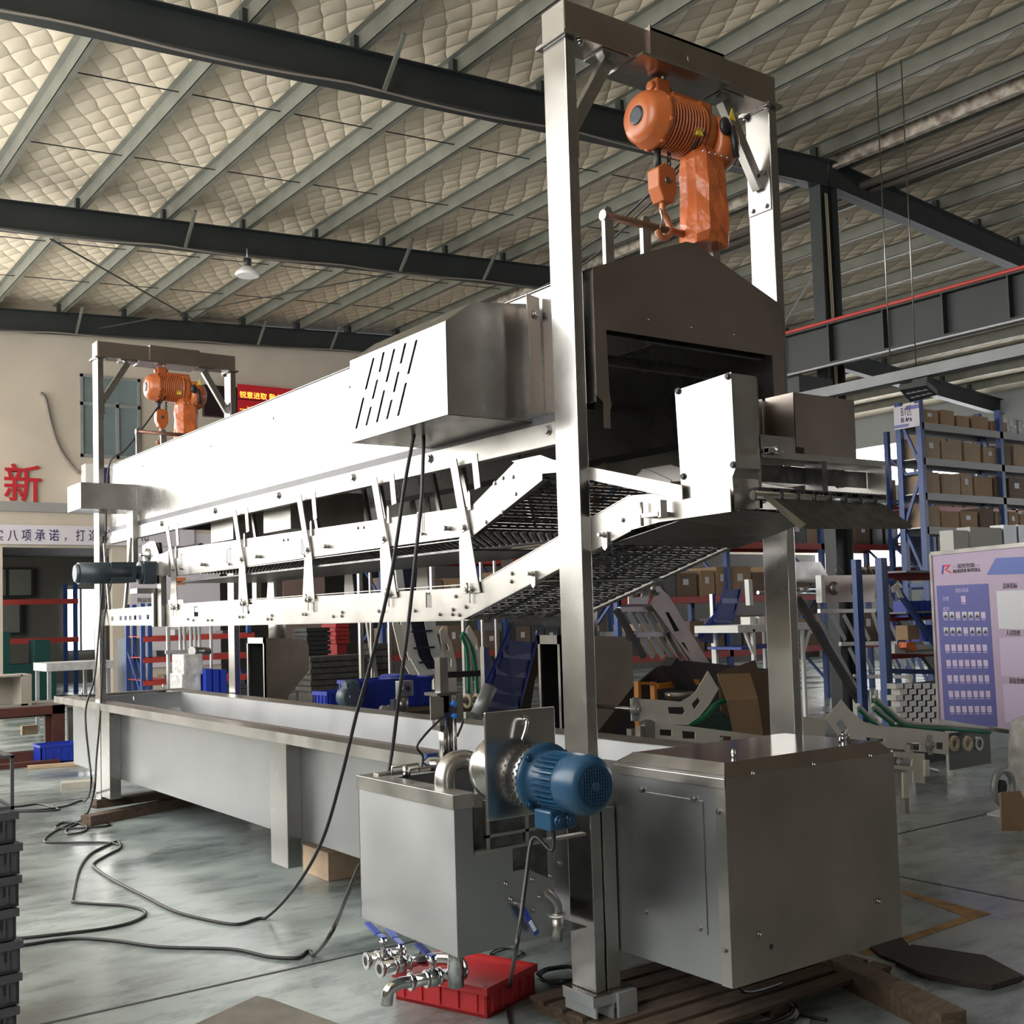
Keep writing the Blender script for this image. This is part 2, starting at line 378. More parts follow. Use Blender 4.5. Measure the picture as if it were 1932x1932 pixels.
# X bracing rods
struct(MB().beam((1.3, 13.1, 7.0), (6.0, 18.9, 7.5), .02, .02), 'wind_brace', BEAM, 'thin diagonal wind brace rod under the rear bay')
struct(MB().beam((7.6, 13.1, 7.6), (3.6, 18.9, 7.3), .02, .02), 'wind_brace', BEAM, 'second diagonal wind brace rod crossing the rear bay')
struct(MB().beam((11.2, 7.2, 7.3), (16.0, 13.1, 7.0), .03, .03), 'wind_brace', PURL, 'pale diagonal brace right of the ridge column')
# walls
m = MB().box(XL-.2, XL, YB, YF+.4, 0, 2.2).box(XL-.2, XL, YB, YF+.4, 6.75, 7.4).box(XL-.2, XL, YB, -3.77, 2.2, 6.75)
ys = [-3.77+2.57*i for i in range(10)]
for y in ys[1:-1]: m.box(XL-.2, XL, y-.06, y+.06, 2.2, 6.75)
struct(m, 'wall_left', CREAM, 'side wall with a run of tall windows')
for i in range(9):
    a, b = ys[i]+(.06 if i else 0), ys[i+1]-.06
    fr = MB()
    for z in (3.2, 5.0): fr.box(XL-.12, XL-.05, a, b, z-.03, z+.03)
    fr.box(XL-.12, XL-.05, (a+b)/2-.02, (a+b)/2+.02, 2.2, 6.75)
    w = struct(fr, 'window_%d' % (i+1), GALV, 'tall side window letting in daylight')
    struct(box(XL-.16, XL-.14, a, b, 1.5, 6.75), 'pane', DAY, None, w)
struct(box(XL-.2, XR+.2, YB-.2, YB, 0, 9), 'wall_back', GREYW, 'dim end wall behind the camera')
m = MB().box(XR, XR+.2, YB, 30, 0, 2.4).box(XR, XR+.2, YB, 12.6, 4.1, 8).box(XR, XR+.2, 19, 30, 4.1, 8).box(XR, XR+.2, 12.6, 19, 4.1, 4.9).box(XR, XR+.2, 12.6, 19, 6.1, 8)
for y in (-11, -2, 6.2, 14, 22): m.box(XR, XR+.2, y-.3 if y > -11 else y, y+.6, 2.4, 4.1)
struct(m, 'wall_right', M('pale_cladding', (.42, .45, .47), .7), 'far side wall with a strip of windows')
for i, (a, b) in enumerate(((-10.4, -2.3), (-1.4, 5.9), (6.8, 13.7), (14.6, 21.7))):
    w = struct(MB().box(XR+.02, XR+.08, a, b, 3.2, 3.26).box(XR+.02, XR+.08, (a+b)/2-.04, (a+b)/2+.04, 2.4, 4.1), 'window_%d' % (i+12), GALV, 'bright strip window in the far side wall')
    struct(box(XR+.12, XR+.14, a, b, 2.4, 4.1), 'pane', DAY2, None, w)
w = struct(MB().box(XR+.02, XR+.08, 12.6, 19, 5.45, 5.5).box(XR+.02, XR+.08, 15.7, 15.8, 4.9, 6.1), 'window_22', GALV, 'upper bright window in the far side wall')
struct(box(XR+.12, XR+.14, 12.6, 19, 4.9, 6.1), 'pane', DAY2, None, w)
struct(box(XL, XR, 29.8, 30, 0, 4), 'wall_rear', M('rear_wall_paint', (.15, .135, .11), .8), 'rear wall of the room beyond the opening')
# far wall: office storey over an open bay, all with real openings
m = MB(); ya, yb = YF, YF+.2
m.box(1.6, XR, ya, yb, 4.0, 7.9)
m.box(XL, -.3, ya, yb, 0, 1.2).box(XL, -.3, ya, yb, 6.75, 7.6).box(-.3, 1.6, ya, yb, 4.0, 7.6)
m.box(-.3, 1.95, ya, yb, 0, 4.0)                       # pier left of opening
m.box(1.95, XR, ya, yb, 3.08, 4.0)
m.box(3.95, 4.25, ya, yb, 0, 3.08).box(5.6, 6.15, ya, yb, 0, 3.08)
m.box(4.25, 5.6, ya, yb, 0, 3.08)
struct(m, 'wall_far', CREAM, 'cream painted two storey wall at the far end of the hall')
struct(MB().box(7.4, 8.2, ya, yb, 0, 3.08).box(10.0, XR, ya, yb, 0, 3.08), 'wall_far_lower', DARKW, 'lower storey of the end wall, darkened in colour behind the racks')  # cream wall recoloured dark here to carry the dim background tone
struct(box(1.6, 14, YF-.06, YF, 3.75, 3.93), 'trim_2', M('grey_ledge', (.30, .29, .28), .7), 'grey ledge running under the painted characters')
w = struct(MB().box(XL, -.3, ya+.05, ya+.1, 3.0, 3.06).box(-2.8, -2.7, ya+.05, ya+.1, 1.2, 6.75), 'window_16', GALV, 'added tall window in the end wall, unseen left of the view')  # unseen glowing window, added so the far hood side reflects bright
struct(box(XL, -.3, ya+.14, ya+.16, 1.2, 6.75), 'pane', DAY, None, w)
# room beyond: dark side with windows
struct(box(XL, 3.0, 29.6, 29.8, 3.6, 4.2), 'beam_header', GREYW, 'dark header in the room beyond')
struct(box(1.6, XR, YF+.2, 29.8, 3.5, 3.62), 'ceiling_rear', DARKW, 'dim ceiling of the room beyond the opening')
for i, (a, b, z0, z1) in enumerate(((5.75, 6.5, .9, 2.6), (7.1, 8.5, .9, 2.7))):
    w = struct(MB().box(a-.05, b+.05, 29.7, 29.76, z0-.06, z0).box(a-.05, b+.05, 29.7, 29.76, z1, z1+.06).box((a+b)/2-.03, (a+b)/2+.03, 29.7, 29.76, z0, z1), 'window_%d' % (17+i), GALV, 'bright window seen through the room beyond')
    struct(box(a, b, 29.76, 29.79, z0, z1), 'pane', DAY2, None, w)
# upstairs window, two lights
g = lambda px, py: at(px, py, y=YF-.02)
a, b = g(151, 705), g(265, 868); 
fr = MB(); x0, x1, z0, z1 = a.x, b.x, b.z, a.z
for q in ((x0, x1, z1-.06, z1), (x0, x1, z0, z0+.06), (x0, x0+.05, z0, z1), (x1-.05, x1, z0, z1), ((x0+x1)/2+.1, (x0+x1)/2+.16, z0, z1-.5), (x0, x1, z1-.62, z1-.55)):
    fr.box(q[0], q[1], YF-.05, YF-.005, q[2], q[3])
w = struct(fr, 'window_21', GALV, 'grey office window high on the cream wall')
struct(box(x0, x1, YF-.02, YF-.012, z0, z1), 'pane', GLASS, None, w)
# split-type air conditioner with its hose
a = g(152, 878); t = thing('air_conditioner', 'white outdoor air conditioner unit on the cream wall below the office window', 'air conditioner', (a.x+.45, YF-.2, a.z-.65))
box(a.x, a.x+.9, YF-.34, YF-.03, a.z-.66, a.z).build('casing', WHITEP, t, .01)
MB().lathe((a.x+.42, YF-.342, a.z-.33), (0, -1, 0), [(0, .27), (.02, .27), (.02, .24), (.004, .05)], 24).build('fan_grille', M('navy_grille', (.03, .03, .09), .4), t)
hose = [g(75, 742), g(85, 755), g(95, 800), g(108, 840), g(125, 868), g(147, 893)]
solo(MB().tube([p+V((0, -.04, 0)) for p in hose], .035, 8), 'wall_hose', M('grey_hose', (.25, .22, .2), .6), 'grey hose hanging down the cream wall to the air conditioner', 'hose')
# painted red character
t = thing('wall_lettering', 'large red Chinese character 新 fixed on the cream wall', 'sign', (g(40, 945).x, YF-.03, g(40, 945).z))
p0 = g(5, 945); p1 = g(75, 880)
text('新', (p0.z*-1+p1.z)*1.12, V((p0.x, YF-.03, p0.z+.06)), (1, 0, 0), (0, 0, 1), REDT, t, 'character', width=p1.x-p0.x, ext=.015, bold=.006)
# banner
a, b = g(0, 990), g(330, 1030)
t = thing('hanging_banner', 'pale banner with dark Chinese slogan over the dark opening', 'banner', ((a.x+b.x)/2, YF-.08, b.z))
x0, x1 = 1.75, g(365, 1010).x; zt, zb = g(100, 992).z, g(100, 1028).z
MB().plate([(x0, YF-.08, zb), (x1, YF-.08, zb), (x1, YF-.08, zt), (x0, YF-.08, zt)], (0, .01, 0)).build('cloth', BANNERM, t)
for s_, px0, px1 in (('实', -14, 3), ('八', 12, 32), ('项', 39, 57), ('承', 64, 83), ('诺', 90, 109), ('，', 118, 128), ('打', 141, 158), ('造', 165, 184), ('优', 192, 212), ('秀', 218, 238), ('文', 240, 258), ('化', 262, 278)):
    pa, pb = g(px0, 1019), g(px1, 1019)
    text(s_, .24 if s_ != '，' else .2, V((pa.x, YF-.083, pa.z)), (1, 0, 0), (0, 0, 1), NAVYT, t, 'character', width=(pb.x-pa.x)*(1 if s_ != '，' else .35), ext=.002, bold=.001)
# LED display
a, b = g(381, 727), g(560, 800)
t = thing('led_display', 'black scrolling LED board with red and amber characters behind the far gantry', 'display', ((a.x+b.x)/2, YF-.1, b.z))
box(a.x, b.x, YF-.14, YF-.02, b.z, a.z).build('panel', LEDBG, t)
for (py, s_) in ((744, '锐意进取 敬业奉献'), (772, '一流品质 服务客户')):
    q0, q1 = g(444, py+9), g(555, py-7)
    box(q0.x, q1.x, YF-.146, YF-.141, q0.z, q1.z).build('lit_strip', M('red_led_field', (.30, .008, .012), .5, emit=.35), t)
    text(s_, .15, V((q0.x+.04, YF-.15, q0.z+.03)), (1, 0, 0), (0, 0, 1), LEDY, t, 'characters', width=q1.x-q0.x-.08)
# wave poster and notice lower on the wall
a, b = g(265, 1003), g(365, 1172)
t = thing('wall_poster', 'white poster with a light blue wave print behind the far end of the machine', 'poster', ((a.x+b.x)/2, YF-.03, b.z))
box(4.28, a.x+1.62, YF-.04, YF-.01, b.z-.9, a.z-.02).build('sheet', BANNERM, t)
pts = [g(q, w_) for q, w_ in ((281, 1014), (300, 1006), (322, 1010), (362, 996), (362, 1012), (345, 1024), (318, 1020), (300, 1016))]
MB().plate([V((p.x, YF-.045, p.z)) for p in pts], (0, .004, 0)).build('wave_print', WAVEB, t)
a, b = g(330, 1090), g(349, 1103); box(a.x, b.x, YF-.05, YF-.04, b.z, a.z).build('orange_patch', M('orange_print', (.7, .2, .05), .5), t)
text('精益管理展板', .1, V((g(258, 1136).x, YF-.046, g(258, 1136).z)), (1, 0, 0), (0, 0, 1), DGREY, t, 'characters', ext=.002)
# brown panel and white doorway on the far wall
a, b = g(533, 1080), g(580, 1128); solo(box(a.x, b.x+.4, YF-.06, YF-.01, 0, 3.0), 'door_panel', M('taupe_panel', (.20, .14, .12), .6), 'taupe brown panel standing against the far wall under the conveyor', 'panel')
# high bay lamp hanging from the middle rafter
p = at(467, 515, y=12.8); t = thing('high_bay_lamp', 'white dome lamp hanging under the middle roof rafter', 'lamp', (p.x, p.y, p.z-.02))
MB().lathe((p.x, p.y, p.z-.05), (0, 0, 1), [(0, .17), (.03, .19), (.05, .18), (.12, .1), (.15, .06)], 24).build('dome', WHITEP, t)
MB().cyl((p.x, p.y, p.z+.1), (p.x, p.y, p.z+.22), .06, 14).build('ballast', BEAM, t); MB().cyl((p.x, p.y, p.z+.22), (p.x, p.y, roofz(p.x, -.38)), .012, 8).build('stem', GALV, t)
# ------------------------------------------------------------------ gantry frames
PZ, BZ, TZ, GW, GD = .15, 3.814, 3.947, 1.211, .142
def gantry(y, label):
    t = thing('gantry_frame', label, 'gantry', (GW/2, y+GD/2, PZ), 'stainless hoist gantries over the line')
    for s, x0, x1 in ((0, 0, .05), (1, GW-.05, GW)):
        o = box(x0, x1, y, y+GD, PZ+.008, BZ-.014).build('post', STEEL, t, .004)
        box(x0-.02, x1+.02, y-.02, y+GD+.02, BZ-.014, BZ).build('cap_plate', STEEL, o)
        bb = MB(); bolt(bb, (x0+(.07 if not s else -.02), y-.005, BZ-.016), (0, 0, -1), .012, .02); bolt(bb, (x0+(.062 if not s else -.012), y+.13, BZ-.016), (0, 0, -1), .012, .02); bb.build('bolt', BOLT, o)
        ft = box(x0-.03, x1+.12, y-.02, y+GD+.02, PZ, PZ+.008).build('foot_plate', STEEL, o)
        # guide channel beside the lower post
        gx = (x1+.012, x1+.075) if not s else (x0-.075, x0-.012)
        box(gx[0], gx[1], y+.005, y+.11, PZ+.008, .83).build('guide_channel', SATIN, t, .003)
    box(0, GW, y, y+GD, BZ, TZ).build('crossbeam', BROWNREFL, t, .004)
    box(-.002, 0.0, y+.002, y+GD-.002, BZ+.002, TZ-.002).build('end_cap', STEEL, t)
    MB().box(.44, .88, y-.006, y, BZ+.0, TZ+.012).box(.44, .88, y-.006, y+GD+.006, TZ, TZ+.012).box(.44, .447, y-.012, y-.006, BZ, TZ+.018).cyl((.68, y-.008, 3.885), (.68, y-.004, 3.885), .024, 20).build('doubler_plate', BROWNREFL, t)
    box(.36, .86, y-.05, y+GD+.05, BZ-.012, BZ).build('hanger_plate', STEEL, t)
    for s in (0, 1):
        xa, xb = (.27, .055) if not s else (GW-.27, GW-.055)
        o = MB().beam((xa, y+.07, BZ-.02), (xb, y+.07, BZ-.37), .05, .04, (0, 1, 0)).build('knee_brace', STEEL, t)
        sg = 1 if not s else -1
        MB().box(xa-.07, xa+.07, y+.01, y+.13, BZ-.012, BZ-.001).box(xb-sg*.005, xb+sg*.003, y+.005, y+.135, BZ-.48, BZ-.29).build('brace_plate', STEEL, o)
        bb = MB()
        for dy in (.03, .11):
            bolt(bb, (xb+sg*.003, y+dy, BZ-.46), (sg, 0, 0), .009, .012); bolt(bb, (xb+sg*.003, y+dy, BZ-.31), (sg, 0, 0), .009, .012)
        bb.build('bolt', BOLT, o)
    return t
GA = gantry(0, 'tall stainless gantry frame standing at the near end of the line')
GB = dup(GA, (0, 6.285, 0), 'smaller looking stainless gantry frame at the far end of the line')
# supports of the near gantry
m = MB().box(-.03, .16, -.02, .16, .115, .15).box(-.02, -.01, -.02, .16, .075, .115).box(.06, .07, -.02, .16, .06, .115).box(.08, .17, -.035, -.02, .06, .15)
solo(m, 'support_channel', GALV, 'short aluminium channel pieces packed under the near gantry post', 'channel')
# chain hoist
def hoist(y, label):
    yc = y+.07; t = thing('chain_hoist', label, 'chain hoist', (.62, yc, 3.10), 'orange electric chain hoists')
    A = V((.425, yc, 3.61)); X = (1, 0, 0)
    o = MB().lathe(A, X, [(0, .05), (.004, .085), (.03, .108), (.075, .118), (.08, .122), (.10, .122), (.105, .112), (.29, .112), (.295, .12), (.31, .12)], 32).build('motor_housing', ORANGE, t)
    m = MB()
    for k in range(11):
        x = .53+.017*k; m.lathe((x, yc, 3.61), X, [(0, .112), (.001, .121), (.006, .121), (.007, .112)], 28)
    m.build('cooling_rib', ORANGE, o)
    MB().lathe(A-V((.006, 0, 0)), X, [(0, .03), (.004, .04), (.012, .042)], 20).build('end_plug', MOTORD, o)
    m = MB()
    for k in range(8):
        a = k*math.pi/4+.3; c = A+V((.01, math.cos(a)*.068, math.sin(a)*.068)); m.lathe(c, X, [(-.004, .011), (.02, .016)], 8)
        c = A+V((.078, math.cos(a)*.118, math.sin(a)*.118)); m.cyl(c, c+V((.03, 0, 0)), .009, 8)
    m.build('cover_bolt', ORANGE, o)
    m = MB().box(.72, .80, yc-.075, yc+.075, 3.52, 3.72).cyl((.73, yc, 3.60), (.79, yc, 3.60), .115, 24); m.build('chain_guide_body', ORANGE, t, .012)
    MB().lathe((.79, yc-.01, 3.565), X, [(0, .10), (.01, .125), (.07, .125), (.10, .12), (.13, .10), (.15, .07)], 28).build('gearbox_cover', ORANGE, t)
    m = MB().box(.52, .60, yc-.03, yc+.03, 3.70, 3.79).cyl((.50, yc, 3.755), (.62, yc, 3.755), .022, 12).box(.60, .80, yc-.04, yc+.04, 3.715, 3.745); m.build('suspension_lug', ORANGE, t, .008)
    hk = []
    for k in range(15):
        a = -1.3+k*.34; hk.append(V((.56, yc+.0, 3.80))+V((math.sin(a)*.028, 0, math.cos(a)*.028)))
    MB().tube(hk, .009, 8, 2).build('top_hook', BOLT, t)
    m = MB().box(.66, .70, yc-.11, yc-.085, 3.545, 3.58); m.build('yellow_label', YEL, t)
    MB().plate([(.83, yc-.137, 3.64), (.87, yc-.137, 3.64), (.85, yc-.137, 3.69)], (0, .004, 0)).build('warning_triangle', YEL, t)
    # chain container
    m = MB(); W = .105
    rings = [(3.525, .075, .05), (3.47, .09, .08), (3.40, .094, .085), (3.33, .096, .09), (3.26, .098, .092), (3.19, .102, .094), (3.14, .104, .092), (3.105, .095, .08)]
    vs = []; n = 12; rr = random.Random(4)
    for z, a_, b_ in rings:
        for i in range(n):
            th = 2*math.pi*i/n; ct, st = math.cos(th), math.sin(th)
            q = (abs(ct)**4+abs(st)**4)**-.25; j = 1+(rr.uniform(-.10, .05) if z < 3.5 else 0)
            vs.append((.765+a_*ct*q*j, yc-.03+b_*st*q*j, z+.012*math.sin(i*1.7)))
    m.add(vs, [(k*n+i, k*n+(i+1) % n, (k+1)*n+(i+1) % n, (k+1)*n+i) for k in range(len(rings)-1) for i in range(n)], False)
    o2 = len(m.v)-len(vs); m.f.append([o2+(len(rings)-1)*n+i for i in range(n)]); m.sm.append(False)
    b = m.build('chain_bag', ORBAG, t)
    mm = MB()
    for k in range(5): mm.sphere((.685+.035*k, yc-.12, 3.475), .006, n=8, m=5)
    mm.build('rivet', POLISH, b)
    # load chain, hook block, hook
    def chain(x, z0, z1, nm):
        c_ = MB(); z = z0; k = 0
        while z > z1:
            pts = []
            for i in range(13):
                a = i*math.pi/6; r_ = V((math.cos(a)*.009, 0, math.sin(a)*.016)) if k % 2 else V((0, math.cos(a)*.009, math.sin(a)*.016))
                pts.append(V((x, yc, z))+r_)
            c_.tube(pts, .0035, 5, 1); z -= .025; k += 1
        return c_.build(nm, BLACK, t)
    chain(.535, 3.50, 3.42, 'load_chain'); chain(.60, 3.52, 3.42, 'load_chain')
    MB().cyl((.535, yc, 3.40), (.535, yc, 3.50), .016, 10).build('limit_spring', BLACK, t)
    o = MB().plate([(.505, yc-.035, 3.40), (.545, yc-.035, 3.425), (.605, yc-.035, 3.41), (.61, yc-.035, 3.31), (.585, yc-.035, 3.26), (.53, yc-.035, 3.265), (.505, yc-.035, 3.32)], (0, .07, 0)).build('hook_block', ORANGE, t, .006)
    MB().cyl((.553, yc-.04, 3.35), (.553, yc-.034, 3.35), .014, 14).build('sheave_pin', BOLT, o)
    hp = [(.555, 3.27), (.553, 3.23), (.575, 3.205), (.59, 3.17), (.582, 3.135), (.555, 3.115), (.528, 3.125), (.52, 3.145)]
    MB().tube([(a, yc, b_) for a, b_ in hp], .014, 10, 4).build('load_hook', M('copper_hook', (.42, .17, .09), .35, .4), t)
    MB().tube([(.53, yc-.01, 3.235), (.54, yc-.01, 3.19), (.525, yc-.01, 3.15)], .004, 6, 3).build('hook_latch', BOLT, t)
    # cable hub and control lead
    MB().sphere((.80, yc-.14, 3.60), .03, (1, .6, 1.3)).cyl((.83, yc-.15, 3.60), (.85, yc-.15, 3.47), .014, 10).build('cable_gland', BLACK, t)
    return t
HA = hoist(0, 'orange electric chain hoist hanging from the near gantry')
HB = dup(HA, (0, 6.285, 0), 'orange electric chain hoist hanging from the far gantry')
# supply cables of the hoists
solo(MB().tube([at(1330, 250, y=-.05), at(1290, 300, y=.2), at(1220, 370, y=.6), at(1150, 435, y=1.1), at(1098, 470, y=1.6), at(1040, 520, y=2.6)], .008, 6), 'hoist_cable', BLACK, 'black cable trailing from the near hoist back over the hood', 'cable')
solo(MB().tube([at(1318, 262, y=-.05), at(1262, 345, y=.25), at(1190, 418, y=.6), at(1098, 500, y=1.6), at(985, 560, y=3.0)], .006, 6), 'hoist_cable', BLACK, 'thin black cable just below it, trailing from the near hoist', 'cable')
solo(MB().tube([at(312, 748, y=6.2), at(275, 800, y=6.1), at(235, 850, y=6.05), at(205, 880, y=6.1), at(200, 1010, y=6.2)], .007, 6), 'hoist_cable', BLACK, 'black cable running from the far hoist down beside the far post', 'cable')
# ------------------------------------------------------------------ lifting hood
HX0, HX1, HY0, HY1 = .075, 1.15, -.03, 6.22
t = thing('steam_hood', 'long gabled stainless hood above the conveyor with vented box on its side', 'machine hood', (.61, 3.1, 2.24)); HOOD = t
for x in (HX0, HX1): 
    o = box(x-.0015, x+.0015, HY0+.003, HY1, 2.37, 2.885).build('side_panel', STEEL, t)
    if x == HX0:
        sc = MB()
        for p in ((516, 789), (398, 842), (270, 880), (660, 730)): q = at(*p, x=HX0); bolt(sc, (x-.0015, q.y, q.z), (-1, 0, 0), .006, .005)
        sc.build('screw', BOLT, o)
MB().plate([(HX0-.01, HY0+.003, 2.885), (.61, HY0+.003, 3.07), (.61, HY1, 3.07), (HX0-.01, HY1, 2.885)], (0, 0, .003)).plate([(HX1+.01, HY0+.003, 2.885), (.61, HY0+.003, 3.07), (.61, HY1, 3.07), (HX1+.01, HY1, 2.885)], (0, 0, .003)).build('roof_sheet', STEEL, t)
yy = HY0
outer = [(HX0, 2.89), (.585, 3.078), (.635, 3.078), (1.156, 2.89), (1.156, 2.30), (1.085, 2.30), (1.082, 2.658), (.134, 2.655), (.140, 2.41), (.148, 2.36), (.140, 2.34), (.140, 2.27), (.108, 2.27), (.108, 2.37), (.075, 2.395)]
ep = MB().plate([(a, yy, b) for a, b in outer], (0, .003, 0)).build('end_panel', BROWNREFL, t)
m = MB()
for px, py in ((1224, 604), (1305, 619), (1385, 632)): q = at(px, py, y=yy); bolt(m, (q.x, yy-.001, q.z), (0, -1, 0), .005, .006)
m.build('screw', BOLT, ep)
box(HX0+.002, HX1-.002, HY1-.004, HY1, 2.37, 2.885).build('rear_panel', STEEL, t)
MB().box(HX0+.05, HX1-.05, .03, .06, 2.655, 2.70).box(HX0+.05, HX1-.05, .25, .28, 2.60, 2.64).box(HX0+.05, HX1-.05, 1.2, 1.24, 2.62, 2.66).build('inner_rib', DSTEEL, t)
box(.03, .045, -.0+.01, .06, 2.36, 2.8).build('edge_strip', SATIN, t)
MB().box(HX0+.0, HX0+.006, .15, HY1, 2.335, 2.37).box(HX1-.006, HX1, .15, HY1, 2.335, 2.37).build('shadow_gap_strip', GREYC, t)
for x0, x1 in ((.058, .098), (1.12, 1.16)):
    o = box(x0, x1, .155, HY1, 2.236, 2.333).build('base_rail', SATIN, t, .003)
    if x0 < .5:
        m = MB()
        for y in (.257, 1.16, 1.92, 2.85, 3.85, 4.9): bolt(m, (x0, y, 2.30), (-1, 0, 0), .016, .016)
        m.build('rail_bolt', BOLT, o)
# vented control box on the side, near end
bx0, by0, by1 = -.335, .385, 1.19
m = MB()
prof = [(bx0, 2.352), (bx0, 2.722), (bx0+.13, 2.815), (HX0-.002, 2.845), (HX0-.002, 2.352)]
holes = []
cols = [(691, 745), (711, 733), (731, 724), (751, 713), (772, 703)]
slots = []
for k, (pu, pd) in enumerate([((705, 675), (690, 735)), ((724, 664), (716, 702)), ((744, 658), (729, 721)), ((765, 647), (756, 686)), ((786, 641), (770, 706)),
                              ((686, 750), (672, 809)), ((712, 716), (703, 753)), ((725, 736), (711, 797)), ((752, 701), (743, 740)), ((766, 722), (751, 785)), ((700, 767), (691, 803)), ((739, 754), (730, 791))]):
    a, b = at(*pu, x=bx0), at(*pd, x=bx0); w = .010
    holes.append([V((bx0, a.y-w, a.z)), V((bx0, a.y+w, a.z)), V((bx0, b.y+w, b.z)), V((bx0, b.y-w, b.z))])
vb = MB().plate([(bx0, by0, 2.352), (bx0, by1, 2.352), (bx0, by1, 2.722), (bx0, by0, 2.722)], (.002, 0, 0), holes).build('vented_box', STEEL, t)
MB().plate([(a, by0, b) for a, b in prof], (0, .002, 0)).build('box_end', STEEL, vb)
MB().plate([(a, by1-.002, b) for a, b in prof], (0, .002, 0)).plate([(bx0, by0, 2.352), (HX0-.002, by0, 2.352), (HX0-.002, by1, 2.352), (bx0, by1, 2.352)], (0, 0, .002)).plate([(bx0, by0, 2.722), (bx0+.13, by0, 2.815), (bx0+.13, by1, 2.815), (bx0, by1, 2.722)], (0, 0, .002)).plate([(bx0+.13, by0, 2.815), (HX0-.002, by0, 2.845), (HX0-.002, by1, 2.845), (bx0+.13, by1, 2.815)], (0, 0, .002)).build('box_casing', STEEL, vb)
box(bx0+.02, HX0-.01, by0+.03, by1-.03, 2.37, 2.70).build('inner_tray', DARK, vb)
# bracket plate with a bolt right of the box
o = MB().plate([(.0, .30, 2.37), (.066, .30, 2.385), (.066, .30, 2.85), (.0, .30, 2.86), (.012, .30, 2.6)], (0, .003, 0)).build('bracket_plate', BROWNREFL, t); bolt(MB(), (.045, .298, 2.78), (0, -1, 0), .014, .012).build('bolt', BOLT, o)
# plain box at the far end
o = box(-.355, HX0-.002, 5.5, 5.87, 2.455, 2.655).build('side_box', STEEL, t, .003)
box(.02, .057, 5.45, 5.6, 2.02, 2.45).build('far_bracket', SATIN, t)
# lifting lugs and bars (near and far)
for yb in (.065, 6.0):
    for x in (.25, .455, .86):
        lug = MB().plate([(x-.022, yb, roofz(0, 0)*0+2.95 if x < .3 else 3.0), (x+.022, yb, 2.97 if x < .3 else 3.0), (x+.022, yb, 3.17), (x+.012, yb, 3.19), (x-.012, yb, 3.19), (x-.022, yb, 3.17)], (0, .02, 0)).build('lifting_lug', SATIN, t)
    MB().cyl((.232, yb+.01, 3.155), (.90, yb+.01, 3.155), .016, 16).build('lifting_bar', M('bronze_bar' if yb < 1 else 'bronze_bar_far', (.22, .12, .09), .3, .8), t)
    MB().cyl((.225, yb+.01, 3.155), (.232, yb+.01, 3.155), .022, 18).build('bar_cap', SATIN, t)
# ------------------------------------------------------------------ double deck conveyor under the hood
t = thing('belt_conveyor', 'double deck stainless mesh belt conveyor hanging under the hood, inclined at its near end', 'conveyor', (.6, 3.0, 1.545)); CONV = t
CX0, CX1 = .05, .76
def sideplate(x, poly, name, holes=(), th=.005, parent=None, mat=SATIN):
    return MB().plate([(x, a, b) for a, b in poly], (th, 0, 0), [[(x, a, b) for a, b in h] for h in holes]).build(name, mat, parent or t)
low = [(4.80, 1.548), (.92, 1.548), (-.225, 1.861), (-.38, 1.878), (-.72, 1.884), (-.72, 1.96), (-.50, 1.945), (-.344, 1.982), (-.231, 1.987), (.829, 1.690), (4.80, 1.705)]
up = [(4.75, 1.905), (.805, 1.918), (.297, 2.105), (.297, 2.135), (.42, 2.19), (.466, 2.206), (.811, 2.046), (4.74, 2.098)]
